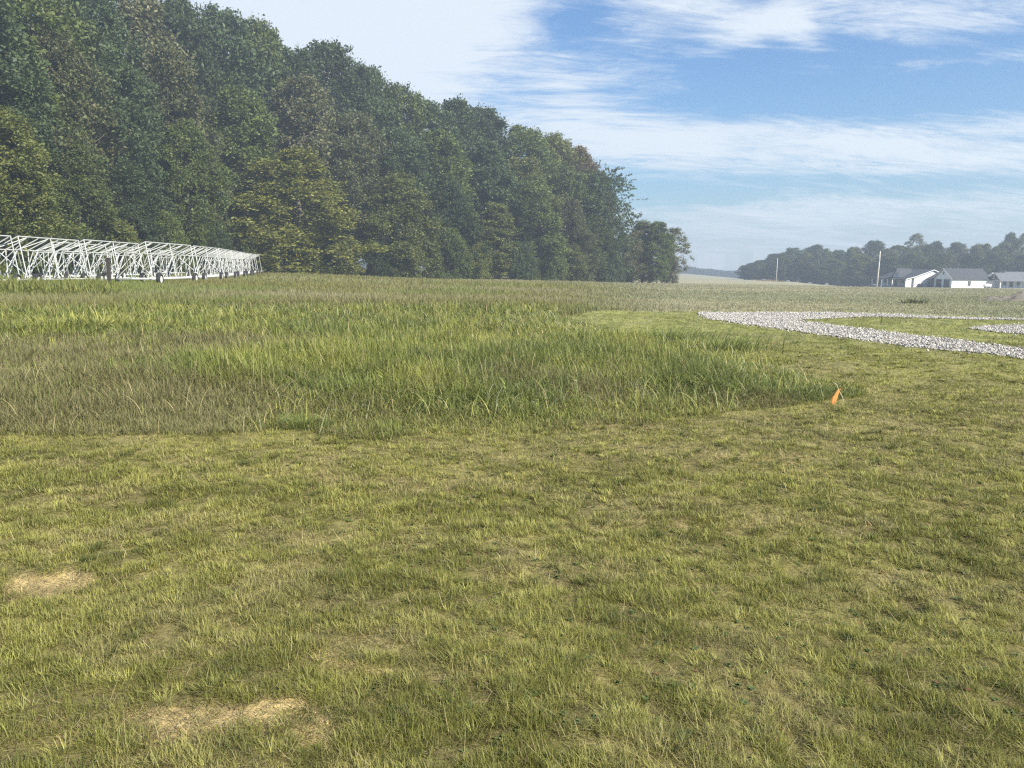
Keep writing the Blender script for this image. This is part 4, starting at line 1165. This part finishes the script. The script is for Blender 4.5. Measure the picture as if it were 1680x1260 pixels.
# porch gable on the front slope
m = MB(); m.prism([(14.6, 2.6), (18.0, 2.6), (18.0, 3.0), (16.3, 5.35), (14.6, 3.0)], 'x', -6.0, -1.5); m.build('porch_gable', M_wall, ho)
m = MB(); roof_slab(m, [(14.3, 2.86), (16.3, 5.62), (18.3, 2.86)], 'x', -6.35, -.9, .14); m.build('gable_roof', M_roof, ho)
d_ = MB(); d_.box(-6.05, -5.99, 15.9, 16.7, 3.3, 4.3); d_.build('gable_window', M_stone, ho)
m = MB(); m.box(-9.6, -7.6, V0 + 3.5, V1 - .5, 2.30, 2.44); m.build('porch_roof', M_roof, ho)
m = MB(); m.box(-9.4, -4.75, V0 + 3.6, V1 - .6, -.5, .12); m.build('porch_floor', M_stone, ho)
for v in (13.9, 16.0, 18.2, 20.6, 23.2):
    p = MB(); p.box(-9.4, -9.2, v - .1, v + .1, .12, 2.3); p.build('porch_post', M_trim, ho)
for v in (11.4, 14.3, 17.4, 20.3, 22.4):
    w_ = MB(); h1 = 2.15; z1 = .9 if v != 17.4 else .15
    w_.box(-4.76, -4.69, v, v + 1.1, z1, h1); wo = w_.build('window' if v != 17.4 else 'front_door', M_glass if v != 17.4 else M_door, ho)
    f_ = MB(); f_.box(-4.79, -4.762, v - .09, v, z1, h1 + .09); f_.box(-4.79, -4.762, v + 1.1, v + 1.19, z1, h1 + .09); f_.box(-4.79, -4.762, v, v + 1.1, h1, h1 + .09); f_.build('frame', M_trim, wo)
m = MB(); m.box(.2, 6.5, 7.05, V0 - .02, -.6, 2.45); m.build('link_wall', M_stone, ho)
m = MB(); roof_slab(m, [(-1.2, 2.35), (3.0, 4.35), (7.2, 2.35)], 'y', 7.02, V0 - .5); m.build('link_roof', M_roof, ho)
d_ = MB(); d_.box(.14, .24, 7.4, 9.4, 0, 2.3); d_.build('side_door', M_door, ho)
m = MB()
m.box(-3.2, -2.2, V0 - .9, V0 - .1, -.1, .95); m.box(-3.1, -2.3, V0 - .8, V0 - .2, .95, 1.0); m.build('air_conditioner', M_door, ho)
tag(ho, 'white farmhouse with dark roof, front porch and small pointed gable', 'house')
# chairs on the terrace by the link: two dark garden chairs
def chair(u, v, rz, lb):
    cr = empty('garden_chair', (0, 0, 0), 0)
    loc = Matrix.Rotation(RZ, 4, 'Z') @ Vector((u, v, 0)); cr.location = (hx + loc.x, hy + loc.y, float(H(hx + loc.x, hy + loc.y, False))); cr.rotation_euler = (0, 0, RZ + rz)
    s_ = MB(); s_.box(-.35, .35, -.3, .3, .42, .48); s_.build('seat', M_door, cr)
    s_ = MB(); s_.prism([(.26, .48), (.30, .48), (.46, 1.15), (.42, 1.15)], 'x', -.35, .35); s_.build('backrest', M_door, cr)
    for a_ in (-.32, .27):
        for c_ in (-.28, .23):
            l_ = MB(); l_.box(a_, a_ + .05, c_, c_ + .05, -.1, .42); l_.build('leg', M_door, cr)
    tag(cr, lb, 'chair', 'garden chairs beside the farmhouse')
chair(-3.0, 8.2, 1.9, 'left dark garden chair between the farmhouse gable and the garage')
chair(-1.8, 7.6, 1.5, 'right dark garden chair close to the garage corner')
# tank
tx, ty, tz = base_of(1611.5, 228)
tk = empty('gas_tank', (tx, ty, tz), RZ)
m = MB(); prof = [(-1.35, .02), (-1.3, .22), (-1.15, .38), (-.9, .46), (.9, .46), (1.15, .38), (1.3, .22), (1.35, .02)]
m.tube([(p, 0, .75) for p, _ in prof], [q_ for _, q_ in prof], 16); m.build('vessel', M_trim, tk, True)
m = MB(); m.tube([(0, 0, 1.15), (0, 0, 1.38)], [.18, .16], 12); m.build('valve_cover', M_trim, tk)
for a_ in (-.8, .8):
    m = MB(); m.box(a_ - .1, a_ + .1, -.35, .35, -.2, .42); m.build('foot', M_stone, tk)
tag(tk, 'low white gas tank lying between the garage and the grey roofed house', 'tank')
# second house
bx_, by_, bz_ = base_of(1632, 232)
h2 = empty('grey_roofed_house', (bx_, by_, bz_), RZ)
m = MB(); m.prism([(2.3, -.6), (9.5, -.6), (9.5, 2.5), (5.7, 4.55), (2.3, 2.6)], 'x', 2.2, 24); m.build('wall', M_wall, h2)
m = MB(); roof_slab(m, [(-.4, 2.15), (2.2, 3.1), (5.7, 4.95), (9.9, 2.5)], 'x', 6.6, 24.4); m.build('roof', M_roof2, h2)
m = MB(); roof_slab(m, [(-.4, 2.15), (2.3, 4.6), (5.0, 2.15)], 'x', -.4, 8.5, .14); m.build('porch_roof', M_roof2, h2)
m = MB()
m.tube([(-.2, -.2, 2.2), (-.2, 2.3, 4.4)], .09, 5); m.tube([(-.2, 4.8, 2.2), (-.2, 2.3, 4.4)], .09, 5); m.tube([(-.2, -.2, 2.2), (-.2, 4.8, 2.2)], .09, 5)
m.tube([(-.2, 2.3, 2.2), (-.2, 2.3, 4.4)], .08, 5); m.tube([(-.2, 1.2, 2.2), (-.2, 2.3, 3.2)], .07, 5); m.tube([(-.2, 3.4, 2.2), (-.2, 2.3, 3.2)], .07, 5)
m.build('gable_truss', M_trim, h2)
for u in (0.0, 2.2, 4.6, 7.0, 9.6, 12.2, 15):
    p = MB(); p.box(u - .1, u + .1, -.1, .1, -.3, 2.1); p.build('porch_post', M_door if u else M_trim, h2)
p = MB(); p.box(-.1, .1, 4.5, 4.7, -.3, 2.15); p.build('porch_post', M_trim, h2)
for u in (3.2, 5.6, 8.2, 11.2, 14.0, 17.5):
    w_ = MB(); w_.box(u, u + 1.2, 2.24, 2.31, .3 if u in (5.6, 11.2) else .8, 2.1); wo = w_.build('window', M_glass, h2)
    f_ = MB(); f_.box(u - .1, u, 2.2, 2.238, .3, 2.2); f_.box(u + 1.2, u + 1.3, 2.2, 2.238, .3, 2.2); f_.box(u, u + 1.2, 2.2, 2.238, 2.1, 2.2); f_.build('frame', M_trim, wo)
m = MB(); m.box(0, 24, -.2, 2.25, -.6, .08); m.build('porch_floor', M_stone, h2)
tag(h2, 'grey roofed house with dark porch posts, cut off by the right edge', 'house')

# heap of earth
def heap(px, py, a, b_, h, name, label):
    x, y = ground_at(px, py); n = 48; k = 22; vs = []; fs = []
    for i in range(k):
        t = i / (k - 1)
        for j in range(n):
            an = 2 * PI * j / n; rr = t * (1 + .18 * math.sin(3 * an + px) + .1 * math.sin(7 * an))
            X = x + a * rr * math.cos(an); Y = y + b_ * rr * math.sin(an)
            z = h * (1 - t) ** 1.1 * (1 + .3 * (float(vnoise(X * 1.6, Y * 1.6, 9)) - .5)) + (float(vnoise(X * 3.5, Y * 3.5, 10)) - .5) * .32 * h * (1 - t * .8)
            vs.append((X - x, Y - y, float(H(X, Y, False)) - float(H(x, y, False)) + z - (.06 if i == k - 1 else 0)))
    for i in range(k - 1):
        for j in range(n): fs.append((i*n+j, i*n+(j+1) % n, (i+1)*n+(j+1) % n, (i+1)*n+j))
    m = MB(); m.add(vs, fs); o = m.build(name, M_earth); o.location = (x, y, float(H(x, y, False)))
    tag(o, label, 'earth mound', 'heaps of dug earth at the right')
M_earth = simple('dug_earth', (.17, .15, .12), .95, var=.45, scale=2.5, bump=.9)
heap(1684, 494, 2.4, 1.6, .72, 'dirt_mound', 'larger brown heap of dug earth at the right edge')
heap(1628, 493, 1.0, .8, .32, 'dirt_mound', 'small low heap of clods left of the larger earth heap')

# ------------------------------------------------------------------ air
hz_ = MB(); hz_.box(-700, 900, -40, 1400, -34, 62)
hm = bpy.data.materials.new('haze_air'); hm.use_nodes = True; nt = hm.node_tree
nt.nodes.remove(nt.nodes['Principled BSDF'])
pv = nt.nodes.new('ShaderNodeVolumePrincipled'); pv.inputs['Color'].default_value = (.78, .89, 1.0, 1); pv.inputs['Density'].default_value = 0.00088
pv.inputs['Anisotropy'].default_value = 0.2
nt.links.new(pv.outputs[0], nt.nodes['Material Output'].inputs['Volume'])
ho_ = hz_.build('haze', hm); tag(ho_, kind='stuff')
